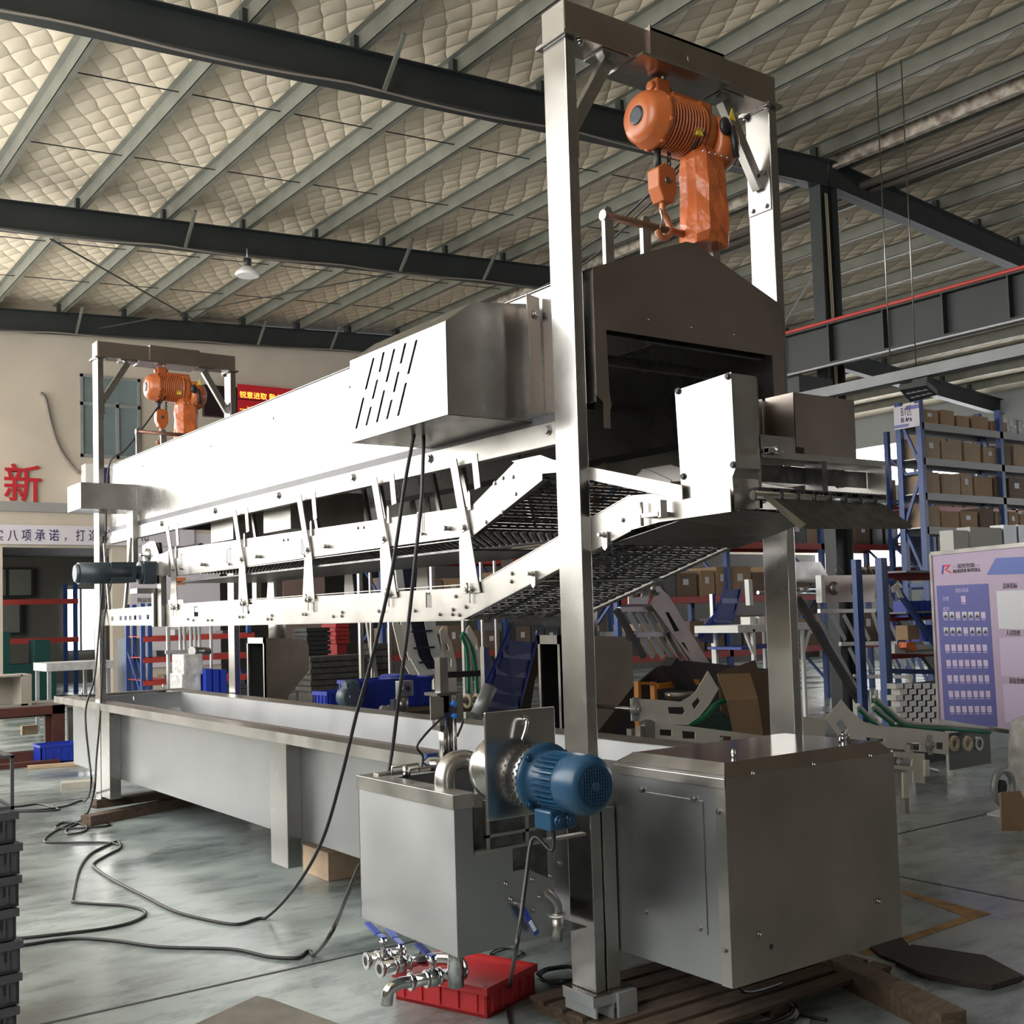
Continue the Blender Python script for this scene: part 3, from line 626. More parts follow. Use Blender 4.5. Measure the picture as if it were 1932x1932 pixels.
# rectangular notches cut in the lower plate below each arm
nh = []
for u0, u1, v0, v1 in ((803, 815, 1113, 1146), (591, 600, 1121, 1155), (467, 476, 1130, 1158), (366, 374, 1141, 1163)):
    a, b = at(u0, v0, x=CX0), at(u1, v1, x=CX0); zt_ = min(a.z-.012, 1.684); nh.append([(a.y, zt_), (b.y, zt_), (b.y, b.z), (a.y, b.z)])
for i, x in enumerate((CX0, CX1)):
    lo = sideplate(x, low, 'lower_side_plate', nh if i == 0 else ())
    uo = sideplate(x, up, 'upper_side_plate')
    f = 1 if i == 0 else -1
    fl = MB().box(x, x+f*.03, .86, 4.8, 1.545, 1.549).box(x-.004*f, x+f*.02, .84, 4.8, 1.702, 1.706); fl.beam((x+f*.015, .92, 1.547), (x+f*.015, -.225, 1.86), .03, .004).beam((x+f*.01, .829, 1.692), (x+f*.01, -.231, 1.989), .024, .004)
    fl.build('flange', SATIN, lo)
    fu = MB().box(x, x+f*.03, .82, 4.74, 1.903, 1.907); fu.beam((x+f*.015, .805, 1.918), (x+f*.015, .297, 2.105), .03, .004); fu.build('flange', SATIN, uo)
    if i == 0:
        b = MB()
        for px, py in ((458, 1164), (452, 1164), (505, 1168), (512, 1168), (513, 1161), (572, 1159), (577, 1159), (629, 1163), (645, 1162), (646, 1155), (715, 1153), (724, 1153), (783, 1152), (830, 1159), (854, 1159), (855, 1150), (867, 1160), (879, 1145), (860, 1125), (965, 1097), (966, 1082), (1175, 981), (400, 1170), (392, 1170), (355, 1168), (365, 1170)):
            q = at(px, py, x=x); bolt(b, (x, q.y, q.z), (-1, 0, 0), .007, .010)
        b.build('bolt', BOLT, lo)
        b = MB()
        for px, py in ((535, 1019), (543, 1018), (675, 996), (686, 995), (934, 912), (949, 902), (968, 900), (973, 932), (917, 985), (948, 966)):
            q = at(px, py, x=x); bolt(b, (x, q.y, q.z), (-1, 0, 0), .007, .007)
        b.build('bolt', BOLT, uo)
        for px, py in ((848, 997), (620, 1031), (490, 1050), (386, 1065)):
            q = at(px, py, x=x); MB().cyl((x-.035, q.y, q.z), (x, q.y, q.z), .011, 12).build('stub_shaft', BOLT, uo)
        for px, py in ((794, 985), (574, 1030), (432, 1048), (341, 1058)):
            q = at(px, py, x=x)
            MB().beam((x-.006, q.y-.02, q.z-.045), (x-.006, q.y-.02, q.z+.045), .004, .006).beam((x-.006, q.y+.02, q.z-.045), (x-.006, q.y+.02, q.z+.045), .004, .006).beam((x-.006, q.y-.02, q.z+.045), (x-.006, q.y+.02, q.z+.045), .004, .006).beam((x-.012, q.y-.03, q.z-.06), (x-.012, q.y+.03, q.z-.045), .012, .012).build('belt_adjuster', BOLT, uo)
# struts at the near end of the upper deck
for x in (CX0-.004, CX1+.004):
    m = MB().plate([(x, .50, 2.205), (x, .30, 2.205), (x, .22, 2.176), (x, -.50, 1.995), (x, -.50, 1.945), (x, .20, 2.122), (x, .29, 2.128), (x, .40, 2.17)], (.004, 0, 0)); m.build('diagonal_strut', SATIN, t)
# belts: long slatted mesh decks
def mesh_belt(name, path, x0, x1, parent, pitch=.05):
    m = MB(); rows = []
    for (a, b) in zip(path[:-1], path[1:]):
        A, B = V((0, a[0], a[1])), V((0, b[0], b[1])); L = (B-A).length; n = max(1, int(L/pitch)); d = (B-A)/n
        for k in range(n):
            p, q = A+d*k, A+d*(k+.86)
            m.add([(x0, p.y, p.z), (x1, p.y, p.z), (x1, q.y, q.z), (x0, q.y, q.z)], [(0, 1, 2, 3)])
            nx = 14
            if k % 2 == 0:
                for i in range(nx):
                    xx = x0+(x1-x0)*(i+.5)/nx; m.beam((xx, p.y, p.z-.004), (xx, (p+d*1.0).y, (p+d*1.0).z-.004), .012, .006)
    return m.build(name, DSTEEL, parent, kind='stuff') if 0 else m.build(name, DSTEEL, parent)
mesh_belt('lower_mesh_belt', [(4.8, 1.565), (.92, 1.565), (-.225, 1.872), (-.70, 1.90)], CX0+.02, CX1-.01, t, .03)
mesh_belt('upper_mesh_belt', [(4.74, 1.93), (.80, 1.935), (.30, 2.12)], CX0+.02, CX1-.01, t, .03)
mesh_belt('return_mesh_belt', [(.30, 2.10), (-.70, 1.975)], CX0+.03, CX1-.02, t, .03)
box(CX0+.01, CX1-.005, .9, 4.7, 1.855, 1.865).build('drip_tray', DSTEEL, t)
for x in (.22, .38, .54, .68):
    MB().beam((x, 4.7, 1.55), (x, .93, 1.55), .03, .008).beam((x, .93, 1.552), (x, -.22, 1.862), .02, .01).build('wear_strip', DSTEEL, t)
# cross rods with hanging tabs below the incline
for px, py, py2 in ((1090, 740/3.864+820, 0), (571, 0, 0)): pass
for px, py in ((1141, 1013), (1006, 1086)):
    q = at(px, py, x=CX0-.01)
    MB().cyl((CX0, q.y, q.z-.02), (CX1, q.y, q.z-.02), .008, 10).build('cross_rod', BOLT, t)
    tb = MB().plate([(CX0-.012, q.y-.016, q.z+.02), (CX0-.012, q.y+.016, q.z+.02), (CX0-.012, q.y+.014, q.z-.04), (CX0-.012, q.y, q.z-.052), (CX0-.012, q.y-.014, q.z-.04)], (.006, 0, 0)); bolt(tb, (CX0-.012, q.y, q.z+.008), (-1, 0, 0), .008, .03); tb.build('hanging_tab', SATIN, t)
# hinge block near the control box
q = at(1222, 975, x=CX0-.02); MB().box(CX0-.05, CX0-.0, q.y-.09, q.y-.0, q.z-.005, q.z+.01).box(CX0-.05, CX0-.02, q.y-.10, q.y-.085, q.z-.01, q.z+.05).cyl((CX0-.02, q.y+.03, q.z-.03), (CX0-.02, q.y+.03, q.z+.055), .006, 8).build('tension_bracket', BOLT, t)
# link arms joining rail, upper and lower deck
arms = [(.829, .852, .93), (1.544, 1.57, 1.66), (2.441, 2.43, 2.53), (3.359, 3.365, 3.47), (4.62, 4.60, 4.72)]
for i, (yl, ym, yu) in enumerate(arms):
    for j, x in enumerate((CX0-.012, CX1+.012)):
        a = MB().plate([(x, yl-.08, 1.665), (x, yl+.075, 1.665), (x, ym+.05, 1.90), (x, ym+.02, 1.985), (x, ym-.02, 1.985), (x, ym-.045, 1.90)], (.005, 0, 0)).build('link_arm', SATIN, t)
        MB().beam((x-.001, ym-.005, 1.94), (x-.001, yu, 2.26), .006, .055, (0, 1, 0)).build('strap', SATIN, a)
        if j == 0:
            m = MB(); bolt(m, (x-.004, ym, 1.955), (-1, 0, 0), .011, .014); bolt(m, (x, yl-.022, 1.682), (-1, 0, 0), .010, .016); bolt(m, (x, yl+.018, 1.682), (-1, 0, 0), .010, .016); m.cyl((x-.012, yl, 1.665), (x-.012, yl, 1.71), .006, 8).box(x-.004, x+.0, yl-.006, yl+.006, 1.62, 1.68); m.build('bolt', BOLT, a)
            MB().plate([(CX0-.010, ym+.045-.09, 2.03), (CX0-.010, ym+.068-.09, 2.03), (CX0-.010, ym+.066-.09, 2.105), (CX0-.010, ym+.056-.09, 2.115), (CX0-.010, ym+.047-.09, 2.105)], (.006, 0, 0)).build('lug', SATIN, a)
        MB().beam((x+.02, yu-.16, 2.12), (x+.02, yu-.14, 2.27), .006, .045, (0, 1, 0)).build('short_strap', SATIN, a)
# inner hangers and baffles seen through the gap
for y in (1.1, 1.9, 2.7, 3.6):
    MB().beam((.25, y, 2.0), (.25, y+.12, 2.38), .02, .03).beam((.6, y, 2.0), (.6, y+.12, 2.38), .02, .03).beam((.1, y, 2.02), (CX1, y, 2.02), .02, .02).build('inner_hanger', SATIN, t)
for y in (3.0, 3.9): MB().box(.2, .7, y, y+.4, 2.12, 2.35).build('nozzle_box', SATIN, t)
# far end unit: perforated side plates, drive and bearings
fh = [[(a, 1.605), (a+.06, 1.605), (a+.06, 1.64), (a, 1.64)] for a in (5.12, 5.30, 5.42, 5.54, 5.66, 5.78, 6.0)]
fh.append([(6.62, 1.64), (6.75, 1.64), (6.75, 1.72), (6.62, 1.72)])
for i, x in enumerate((CX0-.02, CX1+.02)):
    o = sideplate(x, [(4.95, 1.558), (6.85, 1.573), (6.88, 1.78), (6.5, 1.775), (6.48, 1.70), (4.95, 1.70)], 'end_side_plate', fh if i == 0 else ())
MB().box(CX0-.03, CX0+.01, 4.82, 4.90, 1.55, 1.92).box(CX1-.01, CX1+.03, 4.82, 4.90, 1.55, 1.92).box(CX0-.04, CX0, 4.97, 5.0, 1.55, 1.80).build('end_bracket', SATIN, t)
MB().beam((CX0, 5.0, 1.6), (CX1, 5.0, 1.6), .04, .1).build('cross_member', SATIN, t)
pb = [at(*p, x=CX0-.01) for p in ((268, 1030), (283, 1021), (292, 1021), (300, 1046), (318, 1040), (318, 1085), (296, 1088), (270, 1062))]
o = MB().plate(pb, (.008, 0, 0)).build('head_plate', SATIN, t)
q = at(279, 1047, x=CX0-.012); MB().lathe(q, (-1, 0, 0), [(0, .05), (.012, .05), (.02, .03), (.03, .022)], 20).lathe(q+V((-.03, 0, 0)), (-1, 0, 0), [(0, .012), (.03, .012)], 10).build('flange_bearing', POLISH, o)
MB().tube([at(*p, x=CX0+.02) for p in ((300, 1025), (303, 1045), (312, 1050), (325, 1038), (345, 1036), (380, 1030))], .02, 8).build('drive_chain', BLACK, t)
o = MB().cyl((-.51, 5.0, 1.942), (-.16, 5.0, 1.947), .078, 28).cyl((-.50, 5.0, 1.942), (-.53, 5.0, 1.942), .074, 28, .062).build('drive_motor', MOTORD, t)
MB().cyl((-.534, 5.0, 1.942), (-.530, 5.0, 1.942), .058, 24).build('fan_grille', GRILLE, o)
m = MB().box(-.3, -.12, 4.93, 5.07, 1.875, 2.02).lathe((-.16, 5.0, 1.947), (1, 0, 0), [(0, .07), (.05, .05), (.07, .05), (.08, .085), (.22, .085)], 24).box(-.07, .05, 4.91, 5.09, 1.865, 2.02)
m.build('gearbox', MOTORD, o, .004)
MB().box(.05-.03, .05, 4.86, 4.95, 1.86, 2.02).build('torque_arm', SATIN, o)
MB().box(-.12, .06, 4.92, 5.08, 1.795, 1.83).box(.0, .04, 4.93, 4.96, 1.55, 1.80).build('motor_shelf', BOLT, o)
MB().beam((-.0, 6.0, 1.7), (.02, 6.2, 2.24), .02, .03).beam((.0, 5.6, 1.7), (.02, 5.5, 2.24), .02, .03).build('end_link', SATIN, t)
# ---- control box and feed table at the near end
o = MB().plate([(.068, -.461, 2.334), (.068, -.728, 2.349), (.068, -.732, 2.03), (.068, -.715, 2.0), (.068, -.732*.985, 1.89), (.068, -.479, 1.883)], (.004, 0, 0)).build('control_box', STEEL, t)
MB().plate([(.072, -.466, 2.332), (.072, -.726, 2.347), (.072, -.730, 2.03), (.072, -.70, 2.0), (.072, -.70, 1.89), (.072, -.482, 1.885)], (.118, 0, 0)).build('box_casing', SATIN, o)
MB().box(.19, .205, -.72, -.47, 1.90, 2.345).build('box_flange', STEEL, o)
m = MB()
for px, py in ((1280, 738), (1374, 710), (1384, 877), (1290, 899)): q = at(px, py, x=.068); bolt(m, (.068, q.y, q.z), (-1, 0, 0), .009, .010)
m.build('screw', BLACK, o)
FY = -.73
m = MB().box(.20, .876, FY, FY+.14, 2.075, 2.085).box(.20, .876, FY-.002, FY, 2.072, 2.095).box(.20, .374, FY+.003, FY+.005, 2.095, 2.15)
m.build('feed_shelf', SATIN, t)
MB().box(.374, .704, FY, FY+.002, 2.118, 2.309).box(.374, .376, FY, FY+.13, 2.118, 2.309).box(.374, .704, FY+.128, FY+.13, 2.118, 2.309).box(.702, .704, FY, FY+.13, 2.118, 2.309).box(.42, .704, FY, FY+.002, 2.095, 2.118).build('end_cover', BROWNREFL, t)
MB().box(.206, .374, FY+.128, FY+.13, 2.095, 2.30).box(.335, .34, FY+.11, FY+.13, 2.10, 2.30).build('back_plate', SATIN, t)
hs = [[(-.64, 2.03), (-.62, 2.045), (-.52, 2.045), (-.50, 2.03), (-.52, 2.015), (-.62, 2.015)], [(-.40, 2.03), (-.38, 2.045), (-.28, 2.045), (-.26, 2.03), (-.28, 2.015), (-.38, 2.015)]]
MB().plate([(.855, -.74, 2.075), (.855, -.1, 2.09), (.855, -.1, 1.95), (.855, -.62, 1.91), (.855, -.74, 1.95)], (.005, 0, 0), [[(.855, p_, q_) for p_, q_ in h] for h in hs]).build('right_cheek', SATIN, t)
MB().box(.21, .85, -.66, -.657, 2.0, 2.06).box(.50, .53, -.735, -.66, 1.95, 2.075).build('front_rail', DSTEEL, t)
MB().cyl((.15, FY+.0, 1.942), (.85, FY+.0, 1.942), .017, 16).build('nose_roller', POLISH, t)
for k in range(7):
    x = .27+.085*k; MB().cyl((x-.005, FY, 1.942), (x+.005, FY, 1.942), .024, 16).build('roller_disc', BLACK, t)
m = MB()
for k in range(34): m.box(.16+.0205*k, .172+.0205*k, FY-.015, FY+.3, 1.963, 1.968)
m.build('nose_mesh', DSTEEL, t)
ch = [at(1440, 938, y=FY-.01), at(1655, 948, y=FY-.01), at(1672, 955, y=FY-.03), at(1722, 993, y=FY-.12), at(1718, 998, y=FY-.125), at(1520, 998, y=FY-.125)]
MB().plate(ch, (0, .003, .003)).build('outfeed_chute', DSTEEL, t)
MB().plate([at(1440, 938, y=FY-.02), at(1452, 937, y=FY-.02), at(1520, 990, y=FY-.13), at(1508, 998, y=FY-.13)], (.003, 0, .002)).build('chute_side_strip', SATIN, t)
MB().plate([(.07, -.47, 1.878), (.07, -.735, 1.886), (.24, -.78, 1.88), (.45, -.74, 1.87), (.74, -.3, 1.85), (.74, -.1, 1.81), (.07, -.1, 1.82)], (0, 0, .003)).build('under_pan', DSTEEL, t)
MB().box(.20, .23, -.76, -.73, 2.085, 2.10).cyl((.20, -.75, 2.093), (.27, -.75, 2.093), .011, 12).box(.24, .262, -.765, -.735, 2.078, 2.108).build('clamp_hinge', POLISH, t)
# ------------------------------------------------------------------ long tank
TX0, TX1, TZB = .085, .93, .335
t = thing('wash_tank', 'long open stainless tank on legs below the conveyor with a boxed near end', 'tank', (.6, 3.4, .18)); TNK = t
box(TX0-.002, TX0, .12, 7.42, TZB, .90).build('front_wall', TANK, t)
box(TX1, TX1+.004, .12, 7.42, TZB, .935).build('rear_wall', SATINW, t)
box(1.075, 1.08, .12, 7.42, TZB, .90).build('rear_outer_wall', TANK, t)
box(TX0, 1.08, .12, 7.42, TZB-.004, TZB).build('tank_floor', TANK, t)
box(TX0, 1.08, 7.416, 7.42, TZB, .90).build('far_wall', TANK, t)
MB().box(-.052, -.047, -.0+.70, 7.55, .885, .94).box(-.052, .085, .70, 7.55, .94, .944).box(.02, .085, .15, .70, .94, .944).build('front_rim', SATIN, t)
MB().box(TX1, 1.115, .10, 7.55, .935, .939).box(1.111, 1.115, .10, 7.55, .885, .939).build('rear_rim', SATIN, t)
MB().box(-.05, 1.115, 7.42, 7.55, .94, .944).box(-.05, 1.11, 7.546, 7.55, .885, .94).build('far_rim', SATIN, t)
MB().box(.075, .085, .8, 7.1, .944, .950).build('red_rim_seal', M('rim_seal', (.06, .035, .035), .6), t)
box(TX0+.01, TX1, 7.0, 7.03, .80, .945).build('inner_baffle', TANK, t)
for y in (2.67, 6.02):
    for x0 in (-.005, 1.085): MB().box(x0, x0+.088, y, y+.23, .18, .883).build('leg', STEEL, t, .003)
m = MB()
for px, py in ((155, 1310), (253, 1325), (308, 1300)): q = at(px, py, z=.95); m.cyl((q.x, q.y, .94), (q.x, q.y, 1.0), .006, 8)
m.build('locating_pin', POLISH, t)
# near box end
prof = [(-.569, .29), (-.569, .985), (-.575, .985), (-.575, 1.0), (-.53, 1.03), (-.06, 1.03), (.14, .93), (.14, .29)]
box(.13, .132, -.567, .14, .29, 1.0).build('box_side_panel', TANK, t)
MB().plate([(.17, -.53, 1.03), (1.02, -.53, 1.03), (1.02, -.06, 1.03), (.17, -.06, 1.03)], (0, 0, .003)).build('box_lid', POLISH, t)
MB().plate([(.17, -.06, 1.03), (1.02, -.06, 1.03), (1.05, .14, .935), (.13, .14, .935)], (0, 0, .003)).build('lid_slope', STEEL, t)
MB().plate([(.122, -.572, .985), (.122, .0, .985), (.17, -.06, 1.032), (.17, -.53, 1.032)], (.001, 0, .003)).box(.122, .126, -.572, .0, .955, .986).build('lid_chamfer', SATIN, t)
MB().plate([(.122, -.572, .985), (1.062, -.572, .985), (1.02, -.53, 1.032), (.17, -.53, 1.032)], (0, .001, .003)).build('front_chamfer', BROWNREFL, t)
ef = MB().box(.13, 1.058, -.571, -.568, .288, .986).build('box_end_panel', BROWNREFL, t)
box(.127, .131, -.569, -.52, .288, .955).build('corner_flange', SATIN, t)
box(1.056, 1.058, -.568, .14, .29, 1.0).build('box_far_side', TANK, t)
m = MB()
for u, v in ((1074, 352), (1390, 305), (1685, 260), (1108, 1190), (1727, 1017)):
    q = at(1032+u/2.76, 1332+v/2.76, y=-.571); bolt(m, (q.x, -.571, q.z), (0, -1, 0), .009, .012)
m.build('bolt', BOLT, ef)
q = at(1032+1168/2.76, 1332+1253/2.76, y=-.571); MB().cyl((q.x, -.5715, q.z), (q.x, -.572, q.z), .010, 14).build('drain_hole', DARK, ef)
a, b = at(1206, 1487, x=.13), at(1336, 1764, x=.13)
ac = box(.126, .129, b.y, a.y, b.z, a.z-.01).build('access_panel', TANK, t)
m = MB()
for u, v in ((490, 437), (763, 487), (515, 1074), (796, 1160), (893, 552), (926, 1272)):
    q = at(1032+u/2.76, 1332+v/2.76, x=.125); bolt(m, (.1265, q.y, q.z), (-1, 0, 0), .008, .010)
m.build('screw', BOLT, ac)
m = MB().box(.06, .13, .02, .05, .83, .90).box(.03, .06, -.02, .05, .84, .885).build('post_clip', SATIN, t)
MB().cyl((.30, -.45, 1.03), (.30, -.45, 1.065), .008, 8).cyl((.95, -.42, 1.03), (.95, -.42, 1.07), .008, 8).tube([(.88, -.46, 1.035), (.88, -.46, 1.06), (.93, -.46, 1.06), (.93, -.46, 1.035)], .006, 6, 1).build('lid_pin', POLISH, t)
# ------------------------------------------------------------------ pump tank on the side
SX, SY0, SY1 = -.60, .0, .69
t = thing('pump_tank', 'square stainless side tank with a notched corner hanging beside the near gantry post', 'tank', (-.3, .35, .405))
box(SX, SX+.003, SY0+.003, SY1, .408, .92).build('front_panel', SATINW, t)
MB().plate([(SX, SY0, .408), (-.18, SY0, .408), (-.18, SY0, .60), (-.30, SY0, .66), (-.36, SY0, .66), (-.36, SY0, .745), (-.522, SY0, .745), (-.522, SY0, .95), (SX, SY0, .95)], (0, .003, 0)).build('end_panel', TANK, t)
MB().box(-.50, -.13, .10, .36, .43, .88).build('notch_shade_box', DSTEEL, t)  # dark box added to stand for the shade behind the notch
MB().box(-.522, -.03, SY0-.01, SY0+.02, .742, .752).build('notch_lip', SATIN, t)
MB().box(SX, -.06, SY1-.003, SY1, .408, .93).build('back_panel', TANK, t)
MB().box(SX, -.03, SY0+.003, SY1, .405, .408).build('bottom_panel', TANK, t)
MB().box(-.525, -.522, .0, .42, .745, .95).build('notch_side', TANK, t)
MB().box(SX-.008, SX-.004, SY0-.004, SY1+.004, .905, .955).box(SX-.008, SX+.08, SY0-.004, SY1+.004, .952, .956).box(SX+.08, -.06, SY1-.10, SY1+.004, .952, .956).box(SX-.008, SX+.08, SY0-.006, SY0-.003, .905, .955).build('rim', SATIN, t, .002)
MB().box(SX+.06, -.1, SY0+.42, SY1-.02, .80, .806).build('inner_strainer', DSTEEL, t)
m = MB().tube([(-.50, .60, .956), (-.50, .60, .985), (-.38, .60, .985), (-.38, .60, .956)], .006, 6, 1).tube([(-.48, .50, .956), (-.48, .50, .985), (-.36, .50, .985), (-.36, .50, .956)], .006, 6, 1).box(-.56, -.44, .60, .64, .957, .965)
m.build('strainer_handle', SATIN, t)
q = at(1175/3.22+400, 1450/3.22+1000, x=-.5); MB().cyl((q.x, q.y, .95), (q.x, q.y, 1.0), .010, 10).build('level_probe', POLISH, t)
m = MB()
for px, py in ((955, 1668), (964, 1697), (1018, 1693), (1005, 1660), (1038, 1653), (1055, 1628), (1006, 1717)): q = at(px, py, y=-.001); bolt(m, (q.x, -.0, q.z), (0, -1, 0), .008, .014)
m.build('bolt', BOLT, t)
MB().box(-.47, -.455, -.0, .02, .752, .92).box(-.30, -.285, -.0, .02, .752, .92).box(-.47, -.25, -.0, .015, .79, .80).build('notch_bar', SATIN, t)
# ------------------------------------------------------------------ pump
t = thing('circulation_pump', 'blue electric pump motor on a square stainless mounting plate above the side tank', 'pump', (-.46, -.25, .80)); PY = -.2
box(-.605, -.315, PY-.012, PY, .892, 1.247).build('mounting_plate', STEEL, t, .004)
pc = V((-.425, PY-.012, 1.022))
m = MB(); n = 40
MB().lathe(pc, (0, -1, 0), [(0, .106), (.07, .106), (.07, .100), (.0, .100)], 40).build('spacer_ring', SATIN, t)
m = MB()
for r_ in range(4):
    for k in range(30):
        a = 2*math.pi*(k+.5*(r_ % 2))/30; c = pc+V((math.cos(a)*.1062, -.012-.015*r_, math.sin(a)*.1062)); m.cyl(c, c+V((math.cos(a)*.0008, 0, math.sin(a)*.0008)), .0052, 8)
m.build('perforations', DARK, t)
mb = MB().lathe(pc+V((0, -.075, 0)), (0, -1, 0), [(0, .118), (.012, .118), (.014, .10), (.03, .086), (.04, .080), (.145, .080), (.147, .092), (.16, .097), (.225, .097), (.25, .088), (.262, .07)], 36).build('motor_body', MOTORB, t)
m = MB()
for k in range(30):
    a = 2*math.pi*k/30; d = V((math.cos(a), 0, math.sin(a))); c = pc+V((0, -.075, 0))
    m.beam(c+d*.086+V((0, -.04, 0)), c+d*.086+V((0, -.15, 0)), .004, .018, d)
m.build('cooling_fin', MOTORB, mb)
m = MB()
for k in range(4):
    a = math.pi/4+k*math.pi/2; c = pc+V((math.cos(a)*.107, -.087, math.sin(a)*.107)); bolt(m, c, (0, -1, 0), .010, .012)
m.build('flange_bolt', MOTORB, mb)
m = MB(); c = pc+V((0, -.338, 0))
m.cyl(c, c+V((0, -.0015, 0)), .062, 28); m.build('fan_grille', M('navy_fan_grille', (.006, .02, .05), .5), mb)
m = MB()
for k in range(-5, 6):
    w = math.sqrt(max(0, .06**2-(k*.0105)**2)); m.box(c.x-w, c.x+w, c.y-.004, c.y-.002, c.z+k*.0105-.0015, c.z+k*.0105+.0015); m.box(c.x+k*.0105-.0015, c.x+k*.0105+.0015, c.y-.005, c.y-.003, c.z-w, c.z+w)
m.cyl(c+V((0, -.006, 0)), c, .016, 16); m.build('grille_bars', MOTORB, mb)
tb = MB().box(pc.x-.075, pc.x+.035, PY-.21, PY-.12, pc.z-.150, pc.z-.085).build('terminal_box', MOTORB, mb, .008)
m = MB()
for dx in (-.045, 0.0): m.cyl((pc.x+dx, PY-.21, pc.z-.118), (pc.x+dx, PY-.224, pc.z-.118), .018, 16).cyl((pc.x+dx, PY-.224, pc.z-.118), (pc.x+dx, PY-.23, pc.z-.118), .012, 6)
m.build('cable_gland', MOTORB, tb)
m = MB().tube([at(990, 1358, y=PY-.013), at(994, 1360, y=PY-.04), at(992, 1375, y=PY-.045), at(985, 1397, y=PY-.04)], .007, 10).cyl(at(989, 1358, y=PY-.012), at(989, 1358, y=PY-.016), .018, 18); m.build('vent_pipe', POLISH, t)
# pump head and elbow behind the plate
MB().lathe((-.425, PY, 1.03), (0, 1, 0), [(0, .11), (.06, .11), (.07, .09), (.16, .085), (.17, .11), (.20, .11)], 30).build('pump_casing', STEEL, t)
el = []
c = at(905, 1460, y=.12)
e0 = at(873, 1475, y=.22)
MB().tube([(-.52, .16, .86), (-.53, .17, .98), (-.50, .175, 1.035), (-.44, .17, 1.045), (-.39, .14, 1.01), (-.37, .12, .97)], .036, 18, 6).build('elbow_pipe', STEEL, t)
MB().cyl((-.36, .14, 1.0), (-.30, -.0, .99), .055, 22).cyl((-.33, .2, .96), (-.28, .05, 1.03), .02, 12).build('suction_pipe', STEEL, t)
# ------------------------------------------------------------------ level sensor lift
t = thing('sensor_lift', 'grey upright pneumatic lift with blue fittings standing on the side tank', 'actuator', (-.2, .62, .945))
Q = lambda px, py: at(px, py, y=.62)
a, b = Q(806, 1310), Q(860, 1400); 
x0 = a.x; 
MB().box(Q(826, 0+1300).x, Q(841, 1300).x, .60, .64, Q(830, 1345).z, Q(830, 1240).z).build('slide_bar', STEEL, t)
MB().box(Q(824, 1310).x, Q(846, 1310).x, .60, .66, Q(830, 1378).z, Q(830, 1308).z).box(Q(815, 1310).x, Q(862, 1310).x, .58, .68, Q(830, 1312).z, Q(830, 1306).z).build('valve_block', M('anodised_dark', (.13, .12, .12), .35, .7), t)
MB().box(Q(797, 1310).x, Q(815, 1310).x, .56, .565, Q(800, 1357).z, Q(800, 1313).z).box(Q(815, 1310).x, Q(823, 1310).x, .565, .60, Q(815, 1368).z, Q(815, 1315).z).box(Q(849, 1310).x, Q(861, 1310).x, .57, .575, Q(855, 1360).z, Q(855, 1307).z).build('side_bracket', SATIN, t)
m = MB().cyl(Q(837, 1355), V((Q(837, 1355).x, .62, .945)), .022, 16); m.cyl(Q(850, 1355), V((Q(850, 1355).x, .62, .95)), .009, 10).cyl(Q(858, 1345), V((Q(858, 1345).x, .62, .95)), .006, 8); m.build('cylinder_tube', STEEL, t)
m = MB()
for px, py in ((846, 1327), (848, 1350), (824, 1355)): q = Q(px, py); m.cyl(q+V((0, -.05, 0)), q+V((0, 0, 0)), .010, 12)
m.build('blue_fitting', M('blue_push_fitting', (.03, .18, .6), .4), t)
MB().tube([Q(822, 1352)+V((0, -.06, 0)), Q(798, 1362)+V((0, -.1, 0)), Q(770, 1385)+V((0, -.12, 0)), Q(757, 1405)+V((0, -.12, 0)), Q(768, 1422)+V((0, -.12, 0)), Q(765, 1445)+V((0, -.12, 0))], .005, 6).build('sensor_lead', BLACK, t)
MB().tube([Q(853, 1347)+V((0, -.05, 0)), Q(868, 1350), Q(873, 1362), Q(862, 1390)], .005, 6).tube([Q(858, 1340), Q(866, 1325), Q(862, 1310)], .005, 6).build('air_tube', BLACK, t)
MB().cyl(Q(812, 1442)+V((0, -.05, -.02)), Q(812, 1432)+V((0, -.05, 0)), .03, 18).build('float_cap', SATIN, t)
MB().box(Q(795, 1422).x, Q(816, 1422).x, .58, .60, Q(800, 1427).z, Q(800, 1421).z).tube([Q(797, 1426)+V((0, -.04, 0)), Q(788, 1436)+V((0, -.04, 0)), Q(796, 1442)+V((0, -.04, 0)), Q(803, 1441)+V((0, -.04, 0))], .004, 6).build('clip_lead', M('blue_clip', (.02, .05, .2), .4), t)
# ------------------------------------------------------------------ things on the floor near the line
def fl(px, py, z=.008): return at(px, py, z=z)
# power cables: fall from the vented box to the floor and trail away
def hang(p3, pix, end_px):
    """points between a start point and the floor contact; the sideways distance changes linearly"""
    e = fl(*end_px); out = [V(p3)]; n = len(pix)
    for i, p in enumerate(pix):
        k = (i+1)/(n+1); x = p3[0]+(e.x-p3[0])*(p[1]-pix[0][1]+60)/(end_px[1]-pix[0][1]+60); out.append(at(p[0], p[1], x=x))
    out.append(e); return out
s1 = at(782, 838, x=-.2); s1.z = 2.352
c1 = hang((s1.x, s1.y, 2.36), [(765, 905), (750, 1010), (735, 1100), (700, 1250), (672, 1350), (643, 1470), (608, 1585), (560, 1670)], (500, 1733))
c1 += [fl(*p) for p in ((450, 1744), (400, 1738), (330, 1720), (270, 1690), (215, 1662), (180, 1638), (178, 1628), (205, 1612), (227, 1600), (222, 1588), (200, 1596), (170, 1612), (150, 1640), (138, 1690), (140, 1702), (180, 1706), (240, 1710), (275, 1722), (250, 1740), (200, 1752), (120, 1762), (33, 1771), (-60, 1776))]
solo(MB().tube(c1, .0085, 8, zmin=.009), 'power_cable', BLACK, 'black cable from the vented box looping back across the floor', 'cable')
s2 = at(800, 840, x=-.12); 
